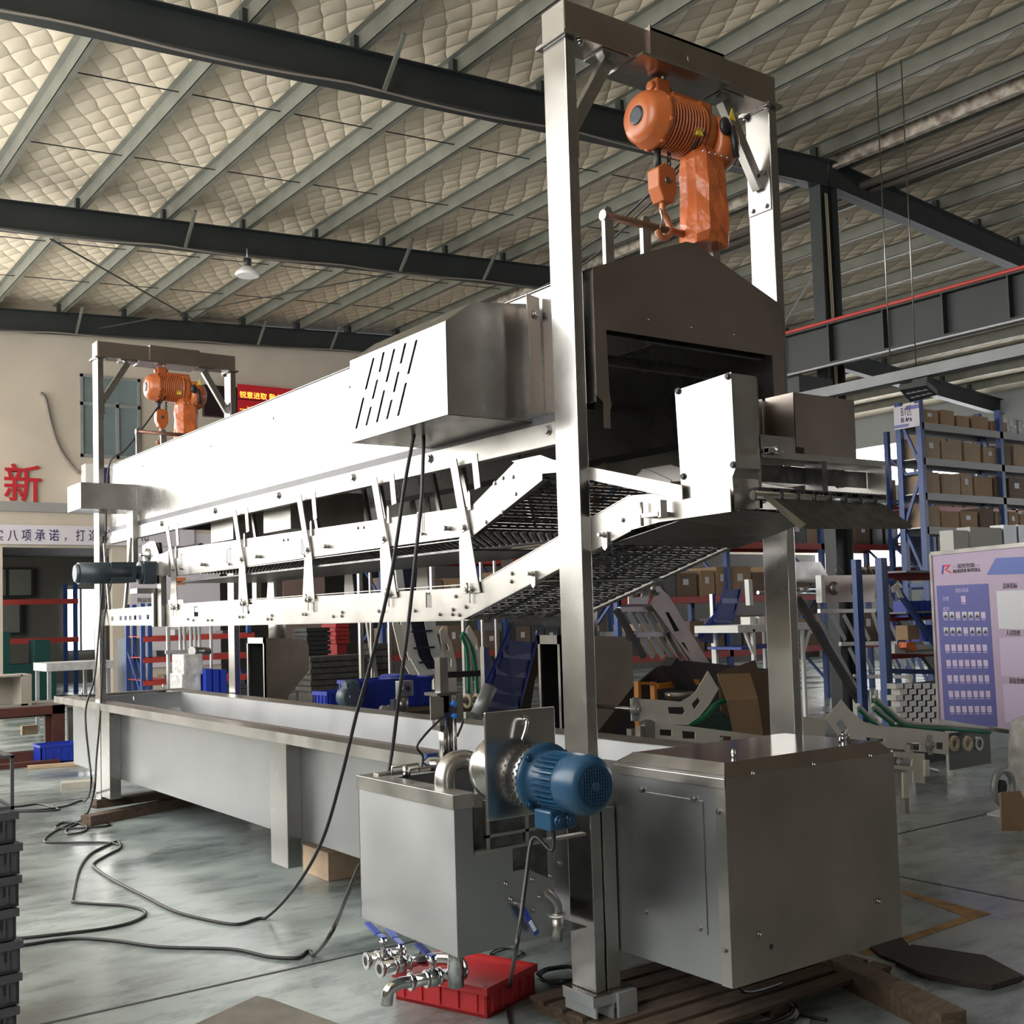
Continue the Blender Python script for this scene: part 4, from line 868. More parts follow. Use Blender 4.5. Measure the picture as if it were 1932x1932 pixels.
c2 = [V((s2.x, s2.y, 2.36)), at(797, 905, x=-.13), at(795, 945, x=-.14), at(783, 1060, x=-.16), at(770, 1180, x=-.17), at(752, 1320, x=-.18), at(735, 1445, x=-.2)]
e = fl(590, 1802); c2 += [at(700, 1590, x=-.35), at(675, 1640, x=-.45), at(650, 1700, x=-.6), at(622, 1765, x=-.8), e]
c2 += [fl(*p) for p in ((560, 1808), (510, 1806), (450, 1793), (400, 1790), (300, 1787), (220, 1776), (150, 1771), (100, 1775), (33, 1785), (-60, 1792))]
solo(MB().tube(c2, .0085, 8, zmin=.009), 'power_cable', BLACK, 'black cable from the vented box running straight left along the floor', 'cable')
c3 = [at(200, 1010, y=6.25), at(186, 1200, y=6.2), at(178, 1280, y=6.15), at(163, 1330, y=6.05), at(162, 1370, y=6.0), at(168, 1430, y=5.95), at(172, 1480, y=5.9), fl(160, 1512), fl(120, 1522), fl(70, 1528), fl(-40, 1532)]
solo(MB().tube(c3, .008, 8, zmin=.009), 'power_cable', BLACK, 'black cable hanging left of the far gantry post down to the floor', 'cable')
c4 = [at(213, 1085, y=6.2), at(196, 1170, y=6.2), at(193, 1250, y=6.18), at(189, 1350, y=6.1), at(182, 1430, y=6.05), at(178, 1490, y=5.9)]+[fl(*p) for p in ((165, 1535), (148, 1552), (125, 1565), (130, 1574), (160, 1568), (160, 1556), (120, 1552), (105, 1562), (140, 1563), (205, 1558), (190, 1550), (150, 1550), (100, 1570), (84, 1588), (120, 1590), (200, 1590), (228, 1595))]
solo(MB().tube(c4, .008, 8, zmin=.009), 'power_cable', BLACK, 'black cable running down the far gantry post and coiling on the floor beneath', 'cable')
c5 = [fl(*p) for p in ((-40, 1525), (30, 1522), (70, 1517), (95, 1522), (110, 1528), (60, 1531), (0, 1531))]
solo(MB().tube(c5, .008, 8), 'power_cable', BLACK, 'bundle of black cable lying on the floor behind the grey crates', 'cable')
c6 = [V((-.45, -.36, .874)), V((-.46, -.36, .80)), at(1006, 1580, y=-.30), at(992, 1660, y=-.32), at(982, 1740, y=-.36), at(972, 1800, y=-.40), fl(960, 1870), fl(958, 1905), fl(965, 1945)]
solo(MB().tube(c6, .007, 8, zmin=.008), 'pump_cable', BLACK, 'black cable dropping from the blue pump motor to the floor', 'cable')
c7 = [fl(*p) for p in ((905, 1815), (930, 1800), (960, 1790), (985, 1795), (975, 1806), (940, 1812), (925, 1800), (950, 1788), (985, 1800), (940, 1820), (905, 1822))]
solo(MB().tube(c7, .004, 6), 'loose_cable', BLACK, 'thin tangle of black cable on the floor behind the red crate', 'cable')
m = MB()
for k in range(6):
    c = at(1062, 1838, z=.02+.006*k); pts = [c+V((math.cos(a*.5+k)*(.10+.008*(k % 3)), math.sin(a*.5+k)*(.09+.01*(k % 2)), .004*math.sin(a))) for a in range(13)]
    m.tube(pts, .006, 6, 2)
solo(m, 'cable_coil', BLACK, 'coil of black cable beside the foot of the near gantry post', 'cable')
m = MB()
for k in range(7):
    c = at(1420, 1912, z=.01+.006*k)+V((.02*math.sin(k*2), .02*math.cos(k*1.7), 0)); pts = [c+V((math.cos(a*.5+k)*(.17+.012*(k % 4)), math.sin(a*.5+k)*(.12+.012*(k % 3)), 0)) for a in range(13)]
    m.tube(pts, .006, 6, 2)
m.tube([V((.45, -.30, .30)), V((.44, -.32, .15)), at(1500, 1850, z=.02), at(1480, 1900, z=.012), at(1560, 1925, z=.012)], .007, 6)
solo(m, 'cable_coil', BLACK, 'large coil of black cable on the floor in front of the boxed tank end', 'cable')
solo(MB().plate([at(1385, 1905, z=.001), at(1440, 1897, z=.001), at(1530, 1918, z=.001), at(1520, 1960, z=.001), at(1380, 1960, z=.001)], (0, 0, .003)), 'film_sheet', WCLOTH, 'pale plastic sheet lying under the large cable coil', 'sheet')
solo(MB().cyl(at(1170, 1960, z=.02), at(1450, 1858, z=.02), .007, 8), 'steel_rod', POLISH, 'thin bright rod lying on the floor by the cable coil', 'rod')
# timber
solo(box(-.13, .75, 6.33, 6.43, 0, .085).xf(Matrix.Identity(4)) if 0 else MB().beam((-.20, 6.0, .04), (1.15, 6.55, .04), .12, .08), 'timber_beam', WOOD, 'long timber beam lying under the far gantry post', 'timber')
solo(MB().beam((-.05, 6.32, .1165), (1.4, 6.5, .1165), .12, .065), 'timber_beam', WOOD, 'upper timber packed between the floor beam and the far gantry post', 'timber')
solo(box(.38, .72, 2.95, 3.3, 0, .17), 'timber_block', WOODL, 'pale sawn timber block under the tank beside the middle leg', 'timber', bev=.004)
# pallet under the near end
t = thing('timber_pallet', 'dark timber pallet under the boxed end of the tank', 'pallet', (.7, -.1, 0))
for k in range(6): box(-.02, 1.35, -.30+.12*k, -.21+.12*k, .042, .058).build('deck_board', WOOD, t)
for x in (.0, .62, 1.25): box(x, x+.09, -.30, .40, 0, .042).build('bearer', WOOD, t)
solo(MB().beam((1.32, .22, .045), (.98, -.83, .045), .11, .09), 'timber_beam', WOOD, 'timber beam lying on the floor right of the boxed tank end', 'timber')
ml = [at(*p, z=.004) for p in ((1720, 1790), (1762, 1796), (1860, 1811), (1905, 1835), (1932, 1850), (1870, 1868), (1815, 1860), (1740, 1845), (1690, 1822))]
solo(MB().plate(ml, (0, 0, .02)), 'rubber_mat', RUBM, 'crumpled dark brown mat lying on the floor at the right', 'mat')
solo(MB().plate([at(*p, z=.002) for p in ((1640, 1790), (1700, 1770), (1725, 1800), (1700, 1822), (1660, 1806))], (0, 0, .012)), 'rubber_mat', RUBM, 'small dark rag of matting beside the timber beam', 'mat')
solo(MB().plate([at(*p, z=.001) for p in ((320, 1960), (484, 1884), (512, 1890), (700, 1960))], (0, 0, .012)), 'floor_board', OLIVE, 'grubby olive board lying on the floor at the bottom edge', 'board')
# yellow floor marking
y1 = at(1702, 1683, z=0); y2 = at(1862, 1721, z=0); y3 = at(1630, 1798, z=0)
m = MB().plate([at(*p, z=.001) for p in ((1690, 1681), (1705, 1680), (1870, 1724), (1640, 1802), (1618, 1797), (1820, 1729))], (0, 0, .0008))
struct(m, 'floor_marking', YTAPE, 'worn yellow corner marking taped on the floor')
# red crate with sanitary valves on and beside it
t = thing('red_crate', 'red plastic crate lying under the side tank with valves on it', 'crate', (-.13, .70, 0))
C0 = V((-.12, .70, 0)); ang = .35
def rx(mb): return mb.xf(Matrix.Translation(C0) @ Matrix.Rotation(ang, 4, 'Z'))
def crate_mb(w, d, h, th=.012, ribs=5):
    m = MB().box(-w/2, w/2, -d/2, d/2, 0, th).box(-w/2, w/2, -d/2, -d/2+th, 0, h).box(-w/2, w/2, d/2-th, d/2, 0, h).box(-w/2, -w/2+th, -d/2, d/2, 0, h).box(w/2-th, w/2, -d/2, d/2, 0, h)
    m.box(-w/2-.01, w/2+.01, -d/2-.01, -d/2, h-.03, h).box(-w/2-.01, w/2+.01, d/2, d/2+.01, h-.03, h).box(-w/2-.01, -w/2, -d/2, d/2, h-.03, h).box(w/2, w/2+.01, -d/2, d/2, h-.03, h)
    for k in range(ribs):
        x = -w/2+w*(k+.5)/ribs; m.box(x-.004, x+.004, -d/2-.008, -d/2, .02, h-.03); y = -d/2+d*(k+.5)/ribs; m.box(-w/2-.008, -w/2, y-.004, y+.004, .02, h-.03)
    return m
rx(crate_mb(.34, .46, .12)).build('body', RED, t)
rx(box(-.165, .165, -.225, .225, .10, .11)).build('lid', RED, t)
VZ = .155
def valve(pa, pb, label, bend=False, hdl=None):
    a, b = V(pa), V(pb); d = (b-a).normalized(); tt = thing('ball_valve', label, 'valve', (a+b)/2, None)
    m = MB().cyl(a, b, .024, 20); L = (b-a).length
    for s in (.0, .30, .62, 1.): p = a+d*L*s; m.cyl(p-d*.006, p+d*.006, .034, 22)
    p = a+d*L*.46; m.sphere(p, .036)
    m.build('body', POLISH, tt)
    MB().cyl(a-d*.0065, a-d*.0062, .019, 18).build('bore', DARK, tt)
    MB().cyl(p, p+V((0, 0, .085)), .010, 12).cyl(p+V((0, 0, .06)), p+V((0, 0, .07)), .018, 6).build('stem', POLISH, tt)
    e = p+V((0, 0, .085)); h = V(hdl)
    MB().beam(e-h*.1, e+h*.35, .022, .006).beam(e+h*.3, e+h+V((0, 0, .02)), .026, .010).build('handle', M('blue_grip', (.02, .05, .32), .35) if 'blue_grip' not in bpy.data.materials else bpy.data.materials['blue_grip'], tt)
    if bend:
        MB().tube([b, b+d*.05, b+d*.09+V((0, 0, -.02)), b+d*.10+V((0, 0, -.07))], .023, 16, 5).build('elbow', POLISH, tt)
    return tt
q = lambda px, py, z: at(px, py, z=z)
valve(q(692, 1813, .17), q(760, 1800, .17), 'steel ball valve with blue lever, leftmost on the red crate', hdl=(q(700, 1755, .26)-q(730, 1772, .26)))
valve(q(718, 1828, .16), q(800, 1808, .16), 'steel ball valve with blue lever lying in the middle of the red crate', hdl=(q(722, 1756, .25)-q(752, 1785, .25)))
valve(q(852, 1838, .17), q(775, 1852, .17), 'steel ball valve with downturned elbow, nearest on the red crate', True, hdl=(q(772, 1790, .26)-q(800, 1802, .26)))
t = thing('pipe_elbow', 'polished steel pipe elbow joining the valves behind the crate', 'pipe', q(855, 1815, .17))
MB().tube([q(815, 1810, .18), q(840, 1808, .19), q(865, 1815, .19), q(872, 1835, .18), q(858, 1845, .17)], .026, 16, 5).cyl(V((-.42, .30, .2)), V((-.42, .30, .405)), .03, 16).build('body', POLISH, t)
# drain valve with blue lever and second valve hanging on the pump tank
t = thing('drain_valve', 'brass and steel drain valve on a bent pipe beside the gantry post', 'valve', (-.12, .05, .2))
MB().tube([at(1022, 1680, y=.02), at(1038, 1690, y=.0), at(1050, 1706, y=.0), at(1052, 1722, y=.0)], .018, 14, 5).build('bent_pipe', BOLT, t)
MB().cyl(at(1052, 1722, y=0), at(1050, 1775, y=0), .024, 18).cyl(at(1052, 1722, y=0), at(1052, 1726, y=0), .030, 6).cyl(at(1051, 1748, y=0), at(1065, 1748, y=0), .010, 10).build('body', SATIN, t)
MB().cyl(at(1050, 1726, y=-.001), at(1050, 1729, y=-.001), .0305, 18).build('thread_tape', WHITEP, t)
t = thing('blue_lever_valve', 'valve lever with blue grip low on the side tank', 'valve', at(990, 1720, y=-.03))
MB().beam(at(985, 1712, y=-.03), at(1013, 1762, y=-.03), .020, .008, (0, 1, 0)).build('handle', bpy.data.materials['blue_grip'], t)
MB().beam(at(1000, 1738, y=-.036), at(1010, 1756, y=-.036), .014, .003, (0, 1, 0)).build('handle_label', PAPER, t)
MB().cyl(at(984, 1708, y=-.03), at(984, 1708, y=.02), .012, 10).build('stem', BOLT, t)
# grey crates stacked at the left edge with a wire bin on top
gx, gy = -1.87, 1.62
zt = [0.0]
for k in range(9):
    z0 = .0+.148*k if False else .02*0+.118*k
zz = 0; hs_ = .155; n_ = 7
top = at(20, 1530, y=gy-.2).z; hs_ = (top)/n_
for k in range(n_):
    m = crate_mb(.36, .40, hs_-.006, .012, 4); rm = Matrix.Translation((gx-.028+.006*((k*7) % 3), gy, k*hs_)) @ Matrix.Rotation(.12+.015*((k*5) % 3-1), 4, 'Z'); m.xf(rm)
    o = solo(m, 'grey_crate', GREYC, 'grey plastic crate at the left edge, %s from the floor in its stack' % ORD[k], 'crate', 'grey crates stacked at the left edge')
    m = MB()
    for i in range(4):
        m.box(.1805, .182, -.15+.09*i, -.125+.09*i, hs_*.35, hs_*.62); m.box(-.15+.09*i, -.125+.09*i, -.202, -.2005, hs_*.35, hs_*.62)
    m.xf(rm); m.build('hand_slot', DARK, o)
t = thing('wire_bin', 'steel framed bin of parts standing on the grey crate stack', 'bin', (gx, gy, top))
m = MB()
for sx in (-1, 1):
    for sy in (-1, 1): m.box(gx+sx*.16-.006, gx+sx*.16+.006, gy+sy*.18-.006, gy+sy*.18+.006, top, top+.21)
for z in (top+.004, top+.2):
    m.box(gx-.166, gx+.166, gy-.186, gy-.174, z, z+.012).box(gx-.166, gx+.166, gy+.174, gy+.186, z, z+.012).box(gx-.166, gx-.154, gy-.18, gy+.18, z, z+.012).box(gx+.154, gx+.166, gy-.18, gy+.18, z, z+.012)
m.build('frame', GREYC, t)
m = MB()
for k in range(14): m.sphere((gx+rnd.uniform(-.08, .1), gy+rnd.uniform(-.1, .1), top+.06+rnd.uniform(0, .08)), rnd.uniform(.02, .045), (1, .7, .6), 8, 5)
m.build('scrap_parts', WOODL, t)
# ------------------------------------------------------------------ background, left side
def pb(px0, py0, px1, py1, y, d, mb=None):
    a, b = at(px0, py0, y=y), at(px1, py1, y=y); return (mb or MB()).box(a.x, b.x, y, y+d, b.z, a.z)
def PL(pts, y, th=.01, holes=(), mb=None):
    return (mb or MB()).plate([at(p[0], p[1], y=y) for p in pts], (0, th, 0), [[at(p[0], p[1], y=y) for p in h] for h in holes])
t = thing('storage_cabinet', 'open beige metal cabinet lying on a bench at the left edge', 'cabinet', at(30, 1332, y=11.5))
p0, p1 = at(0, 1275, y=11.5), at(60, 1330, y=11.5)
MB().box(p0.x-.3, p0.x+.32, 11.5, 11.52, p1.z, p1.z+.02).box(p0.x+.24, p0.x+.26, 11.5, 12.0, p1.z, p0.z).box(p0.x+.26, p1.x, 11.5, 12.0, p1.z, p0.z).box(p0.x-.3, p0.x+.26, 11.5, 12.0, p0.z-.02, p0.z).box(p0.x-.3, p0.x+.26, 11.98, 12.0, p1.z, p0.z).build('carcass', M('beige_metal', (.36, .33, .28), .6), t)
MB().box(p0.x-.5, p1.x+.6, 11.3, 12.3, p1.z-.05, p1.z-.001).box(p0.x-.4, p0.x-.34, 11.4, 11.46, 0, p1.z-.05).box(p1.x+.4, p1.x+.46, 11.4, 11.46, 0, p1.z-.05).box(p1.x+.4, p1.x+.46, 12.1, 12.16, 0, p1.z-.05).build('bench_frame', M('grey_bench', (.16, .15, .14), .6), t)
t = thing('work_table', 'white cloth covered steel work table in front of the dark opening', 'table', at(130, 1320, y=14.2))
a, b = at(88, 1252, y=14.2), at(190, 1262, y=14.2)
box(a.x, b.x+.2, 14.2, 15.0, b.z, a.z).build('table_top', WCLOTH, t)
for x in (a.x+.02, a.x+.72, b.x+.1):
    for y in (14.22, 14.92): box(x, x+.05, y, y+.05, 0, b.z).build('leg', GALV, t)
# red brown frames standing on the floor
t = thing('door_frame_stack', 'red brown timber frames leaning together at the far left of the floor', 'frame', at(60, 1420, y=10.9))
for k, y in enumerate((10.9, 11.0)):
    a, b = at(-60, 1342+3*k, y=y), at(123-14*k, 1420, y=y)
    MB().box(a.x, b.x, y, y+.06, a.z-.10, a.z).box(a.x, b.x, y, y+.06, 0, .12).box(b.x-.14, b.x, y, y+.06, 0, a.z).build('frame', BROWNF, t)
MB().box(at(-60, 1405, y=10.5).x, at(110, 1405, y=10.5).x, 10.4, 10.55, 0, .05).build('bottom_rail', BROWNF, t)
solo(pb(42, 1370, 72, 1385, 12.2, .1), 'timber_offcut', WOODL, 'pale timber offcut lying behind the red brown frames', 'timber')
# blue crate
def crate_at(px, py, w, d, h, mat, label, cat='crate', rot=0., y=None, ribs=5, name='plastic_crate', group=None, z=0.):
    p = at(px, py, z=z) if y is None else at(px, py, y=y)
    m = crate_mb(w, d, h, .012, ribs).xf(Matrix.Translation(p) @ Matrix.Rotation(rot, 4, 'Z'))
    return solo(m, name, mat, label, cat, group)
crate_at(106, 1436, .42, .34, .21, BLUEC, 'bright blue plastic crate on the floor by the far end of the tank')
solo(MB().beam(at(52, 1448, z=.02), at(160, 1440, z=.02), .10, .035), 'plank', WOODL, 'tan plank lying on the floor below the blue crate', 'plank')
solo(MB().beam(at(115, 1482, z=.03), at(178, 1477, z=.03), .17, .06), 'plank', M('pale_block', (.5, .47, .4), .8, cv=.2, cs=8), 'pale plank lying on the floor left of the far gantry post', 'plank')
# room beyond: rack, machine and framed boards
t = thing('pallet_rack', 'dark rack with red beams in the room beyond the opening', 'rack', (2.5, 25, 0))
for x in (1.4, 4.6):
    for y in (24.6, 25.5): box(x, x+.09, y, y+.09, 0, 2.6).build('upright', BLUEP, t)
for z in (1.2, 2.1): MB().box(1.4, 4.7, 24.58, 24.63, z, z+.12).build('beam', REDP, t)
t = thing('lathe_machine', 'dark teal machine tool standing in the room beyond the opening', 'machine', (3.2, 22.5, 0))
MB().box(2.0, 3.6, 22.2, 23.0, 0, .8).box(2.1, 2.7, 22.3, 22.9, .8, 1.5).box(3.2, 3.5, 22.3, 22.9, .8, 1.3).build('body', TEAL, t)
for i, (x0, x1, z0, z1) in enumerate(((2.2, 4.8, 2.45, 3.15), (2.3, 4.5, 1.45, 2.3))):
    t = thing('notice_board', 'framed white notice board hung %s on the rear wall' % ('higher' if i == 0 else 'lower'), 'board', ((x0+x1)/2, 29.5, z0))
    box(x0, x1, 29.52, 29.55, z0, z1).build('sheet', M('dull_sheet%d' % i, (.22, .21, .18), .8), t)
    m = MB()
    for k in range(5): x = x0+(x1-x0)*k/4; m.box(x-.03, x+.03, 29.48, 29.52, z0, z1)
    m.box(x0, x1, 29.48, 29.52, z0-.05, z0).box(x0, x1, 29.48, 29.52, z1, z1+.05).build('frame', DARK, t)
# stacked goods in front of far wall
t = thing('storage_rack', 'blue storage rack with red shelves behind the far gantry', 'rack', at(360, 1310, y=13))
Y = 13.
for px in (270, 283, 470):
    a = at(px, 1178, y=Y); MB().box(a.x-.03, a.x+.03, Y, Y+.06, 0, a.z+.3).box(a.x-.03, a.x+.03, Y+.7, Y+.76, 0, a.z+.3).beam((a.x, Y+.03, .5), (a.x, Y+.73, 1.2), .03, .03).build('upright', BLUEP, t)
for py in (1206, 1246, 1289):
    a, b = at(270, py, y=Y), at(480, py, y=Y); MB().box(a.x, b.x, Y-.01, Y+.04, a.z-.04, a.z+.03).box(a.x, b.x, Y, Y+.75, a.z+.03, a.z+.04).build('shelf_beam', REDP, t)
for i, (px, py, w) in enumerate(((295, 1238, 18), (322, 1240, 14), (355, 1199, 20), (420, 1200, 24), (310, 1284, 12), (330, 1198, 14))):
    solo(pb(px, py-10, px+w, py, Y+.1, .3), 'parts_box', [GREYC, CARD3, GALV][i % 3], 'small parts box on the blue and red rack, %s counted from the left' % ORD[[1, 3, 4, 5, 0, 2][i] if 0 else i], 'box', 'small boxes on the blue and red rack')
solo(pb(240, 1205, 268, 1352, 14.5, .5), 'grey_locker', M('slate_locker', (.10, .12, .15), .5), 'slate grey locker left of the blue and red rack', 'cabinet')
t = thing('tube_trolley', 'trolley of thin upright grey tubes beside the wrapped boxes', 'trolley', at(350, 1310, y=10.5))
m = MB()
for px in (316, 340, 348, 368, 376, 398, 318, 360):
    a = at(px, 1180, y=10.5); m.cyl((a.x, 10.5, .0), (a.x, 10.5, 1.75), .02, 8)
m.build('upright_tube', GALV, t)
a, b = at(318, 1300, y=10.4), at(402, 1300, y=10.4); MB().box(a.x, b.x, 10.4, 10.9, .08, .12).box(a.x, b.x, 10.48, 10.52, 1.2, 1.24).build('tray_rail', GALV, t)
solo(pb(346, 1235, 383, 1272, 9.9, .4), 'wrapped_box', PLAST, 'upper plastic wrapped box behind the far end of the tank', 'box', bev=.01)
solo(pb(343, 1272, 382, 1464, 9.9, .42), 'wrapped_box', PLAST, 'lower plastic wrapped box behind the far end of the tank', 'box', bev=.01)
solo(MB().cyl(at(362, 1228, y=10.0), at(392, 1229, y=10.3), .05, 16), 'motor_unit', BOLT, 'small grey motor resting on the wrapped boxes', 'motor')
for k in range(3):
    a = 388+k*14
    solo(pb(a, 1262+k, a+12, 1312, 9.8, .35), 'blue_tub', BLUEC, 'blue plastic tub stood on edge right of the wrapped boxes, %s from the left' % ORD[k], 'tub', 'blue tubs stood on edge')
# open stainless hopper boxes
def hopper(x0p, x1p, xe, yt, yb_, Y, label, d=.55):
    """open face looks to the window side, rounded hopper body looks to the camera side"""
    b = at(x1p, yb_, y=Y); a = at(x1p, yt, y=Y); X = b.x; Y2 = at(x0p, yt, x=X).y; c = at(xe, yt, y=Y)
    t = thing('stainless_hopper', label, 'hopper', (X, Y, b.z))
    MB().box(X, X+.02, Y, Y2, a.z-.06, a.z).box(X, X+.02, Y, Y+.03, b.z, a.z).box(X, X+.02, Y2-.03, Y2, b.z, a.z).box(X, X+.02, Y, Y2, b.z-.02, b.z+.01).build('door_frame', SATIN, t)
    w = c.x-X; h = a.z-b.z
    MB().box(X+w*.5, X+w*.52, Y+.02, Y2-.02, b.z, a.z-.03).box(X+.02, X+w*.5, Y2-.02, Y2-.01, b.z, a.z-.03).box(X+.02, X+w*.5, Y+.02, Y2-.02, b.z-.01, b.z).build('inner_shell', DARK, t)
    out = [(X, a.z), (X+w*.9, a.z-.03), (c.x, a.z-.10), (c.x, a.z-h*.55), (X+w*.45, b.z), (X, b.z)]
    MB().plate([(p, Y, q) for p, q in out], (0, .006, 0)).plate([(p, Y2-.006, q) for p, q in out], (0, .006, 0)).build('side_sheet', BROWNREFL, t)
    m = MB()
    for (p, q), (p2, q2) in zip(out[:-1], out[1:]): m.add([(p, Y, q), (p2, Y, q2), (p2, Y2, q2), (p, Y2, q)], [(0, 1, 2, 3)])
    m.build('wrap_sheet', SATIN, t)
    for x, y in ((X+.02, Y+.05), (X+.02, Y2-.1), (X+w*.4, Y+.05), (X+w*.4, Y2-.1)): MB().box(x, x+.05, y, y+.05, 0, b.z).build('leg', SATIN, t)
    cx = X+w*.5; MB().cyl((cx, (Y+Y2)/2, a.z-.03), (cx, (Y+Y2)/2, a.z+.25), .09, 20).build('spout_pipe', SATIN, t)
    return t
hopper(465, 500, 582, 1203, 1324, 7.6, 'open stainless cabinet with rounded hopper seen over the middle of the tank')
hopper(1013, 1062, 1192, 1198, 1392, 2.6, 'open stainless cabinet with hopper right behind the near gantry post')
# dark goods area centre
for i, (px0, py0, px1, py1, Y, mat, lab) in enumerate(((578, 1185, 625, 1235, 12, DARK, 'stack of black trays below the machine'), (632, 1170, 660, 1215, 13, M('red_cabinet', (.30, .02, .02), .5), 'red cabinet standing far behind the machine'), (585, 1240, 700, 1300, 11, M('dark_pallets', (.055, .05, .045), .7, cv=.5, cs=12), 'dark stacked pallets and frames below the machine'), (705, 1215, 745, 1290, 11.5, M('dark_profile', (.07, .07, .07), .6, cv=.5, cs=14), 'dark bundle of steel profiles behind the hanging cables'))):
    a, b = at(px0, py0, y=Y), at(px1, py1, y=Y); n = 6; m = MB()
    for k in range(n):
        z1 = a.z-(a.z-b.z)*k/n; z2 = a.z-(a.z-b.z)*(k+.78)/n; m.box(a.x+.01*(k % 2), b.x-.015*((k+1) % 2), Y, Y+.5, z2, z1)
    m.box(a.x+.04, b.x-.04, Y+.03, Y+.47, 0, a.z-.01)
    solo(m, ['tray_stack', 'red_cabinet', 'pallet_stack', 'profile_bundle'][i], mat, lab, ['tray stack', 'cabinet', 'pallet stack', 'profiles'][i])
for i, (px, Y, w) in enumerate(((683, 9.5, .05), (702, 9.5, .03), (737, 9.0, .04), (878, 8.5, .05), (912, 8.5, .03), (938, 8.2, .03), (820, 9.2, .05))):
    a = at(px, 1200, y=Y); solo(box(a.x-w/2, a.x+w/2, Y, Y+w, 0, 2.6), 'square_tube', SATIN, 'upright square steel tube behind the lower deck, %s from the left' % ORD[[0, 1, 2, 4, 5, 6, 3][i]], 'post', 'upright tubes behind the machine')
solo(MB().beam(at(690, 1150, y=9.6), at(735, 1455, y=9.6), .05, .05), 'slanted_tube', SATIN, 'slanted square tube left of the hanging cables', 'post')
# swan neck cleated conveyor (white side walls, navy belt)
Y = 6.6
t = thing('incline_conveyor', 'cleated navy belt conveyor with white side walls bending upward behind the tank', 'conveyor', at(800, 1300, y=Y))
cl = [(752, 1040), (762, 1110), (775, 1180), (786, 1232), (800, 1258), (830, 1268)]
cr = [(790, 1040), (800, 1110), (812, 1180), (822, 1240), (828, 1256), (836, 1262)]
PL([(742, 1040), (755, 1040), (764, 1110), (778, 1190), (790, 1238), (806, 1262), (840, 1266), (840, 1276), (792, 1274), (773, 1240), (760, 1190), (750, 1110)], Y, .02).build('side_wall', WHITEBELT, t)
PL([(790, 1040), (800, 1040), (812, 1120), (825, 1200), (838, 1245), (845, 1262), (828, 1262), (815, 1235), (803, 1180)], Y+.02, .02).build('side_wall', WHITEBELT, t)
PL([(755, 1040), (790, 1040), (800, 1110), (813, 1180), (824, 1240), (840, 1264), (806, 1262), (790, 1238), (778, 1190), (764, 1110)], Y+.05, .03).build('belt', NAVY, t)
m = MB()
for (xa, xb, yy) in ((765, 802, 1115), (776, 813, 1192), (780, 818, 1223), (790, 826, 1250)): m.beam(at(xa, yy, y=Y), at(xb, yy-2, y=Y), .06, .02)
m.build('cleat', NAVY, t)
PL([(735, 1090), (746, 1090), (760, 1190), (775, 1248), (795, 1282), (778, 1282), (756, 1240), (742, 1180)], Y-.06, .015, [[(748, 1150), (752, 1150), (757, 1178), (753, 1180)], [(763, 1225), (767, 1225), (772, 1245), (768, 1246)]]).build('frame_plate', BEAD, t)
a = at(800, 1270, y=Y); MB().box(a.x-.3, a.x-.25, Y, Y+.05, 0, a.z-.03).box(a.x+.2, a.x+.25, Y, Y+.05, 0, a.z-.03).box(a.x-.3, a.x+.4, Y, Y+.1, a.z-.06, a.z-.02).build('stand', SATIN, t)
# curved guide plates with green edges
Y = 5.6
t = thing('curved_guide_frame', 'curved steel guide plates with green edge strips behind the sensor lift', 'conveyor frame', at(870, 1330, y=Y))
PL([(830, 1190), (836, 1182), (852, 1210), (861, 1250), (862, 1340), (851, 1340), (848, 1262), (840, 1225)], Y, .012, [[(840, 1214), (844, 1214), (848, 1226), (843, 1228)], [(847, 1243), (851, 1243), (852, 1262), (848, 1264)]]).build('guide_plate', BEAD, t)
PL([(880, 1188), (886, 1180), (900, 1205), (909, 1250), (913, 1300), (905, 1300), (899, 1245), (890, 1210)], Y+.2, .012, [[(893, 1213), (898, 1216), (900, 1226), (895, 1224)]]).build('guide_plate', BEAD, t)
for pts in ([(870, 1198), (881, 1230), (884, 1310)], [(873, 1193), (890, 1222), (897, 1260), (901, 1310)]):
    P_ = [at(*p, y=Y+.1) for p in pts]; MB().tube(P_, .018, 8).build('guide_strip', GREEN, t); MB().tube([p+V((.03, 0, 0)) for p in P_], .014, 8).build('white_strip', WHITEP, t)
a = at(856, 1340, y=Y); MB().box(a.x-.02, a.x+.02, Y, Y+.04, 0, a.z).box(a.x+.4, a.x+.44, Y+.2, Y+.24, 0, a.z+.3).build('stand', SATIN, t)
a = at(388, 1312, y=9.8); b = at(428, 1312, y=9.8); solo(box(a.x, b.x, 9.8, 10.15, 0, a.z-.002), 'added_tub_stand', WOOD, 'added unseen low wooden stand carrying the blue tubs stood on edge', 'stand')  # unseen block added under the tubs, which float without it
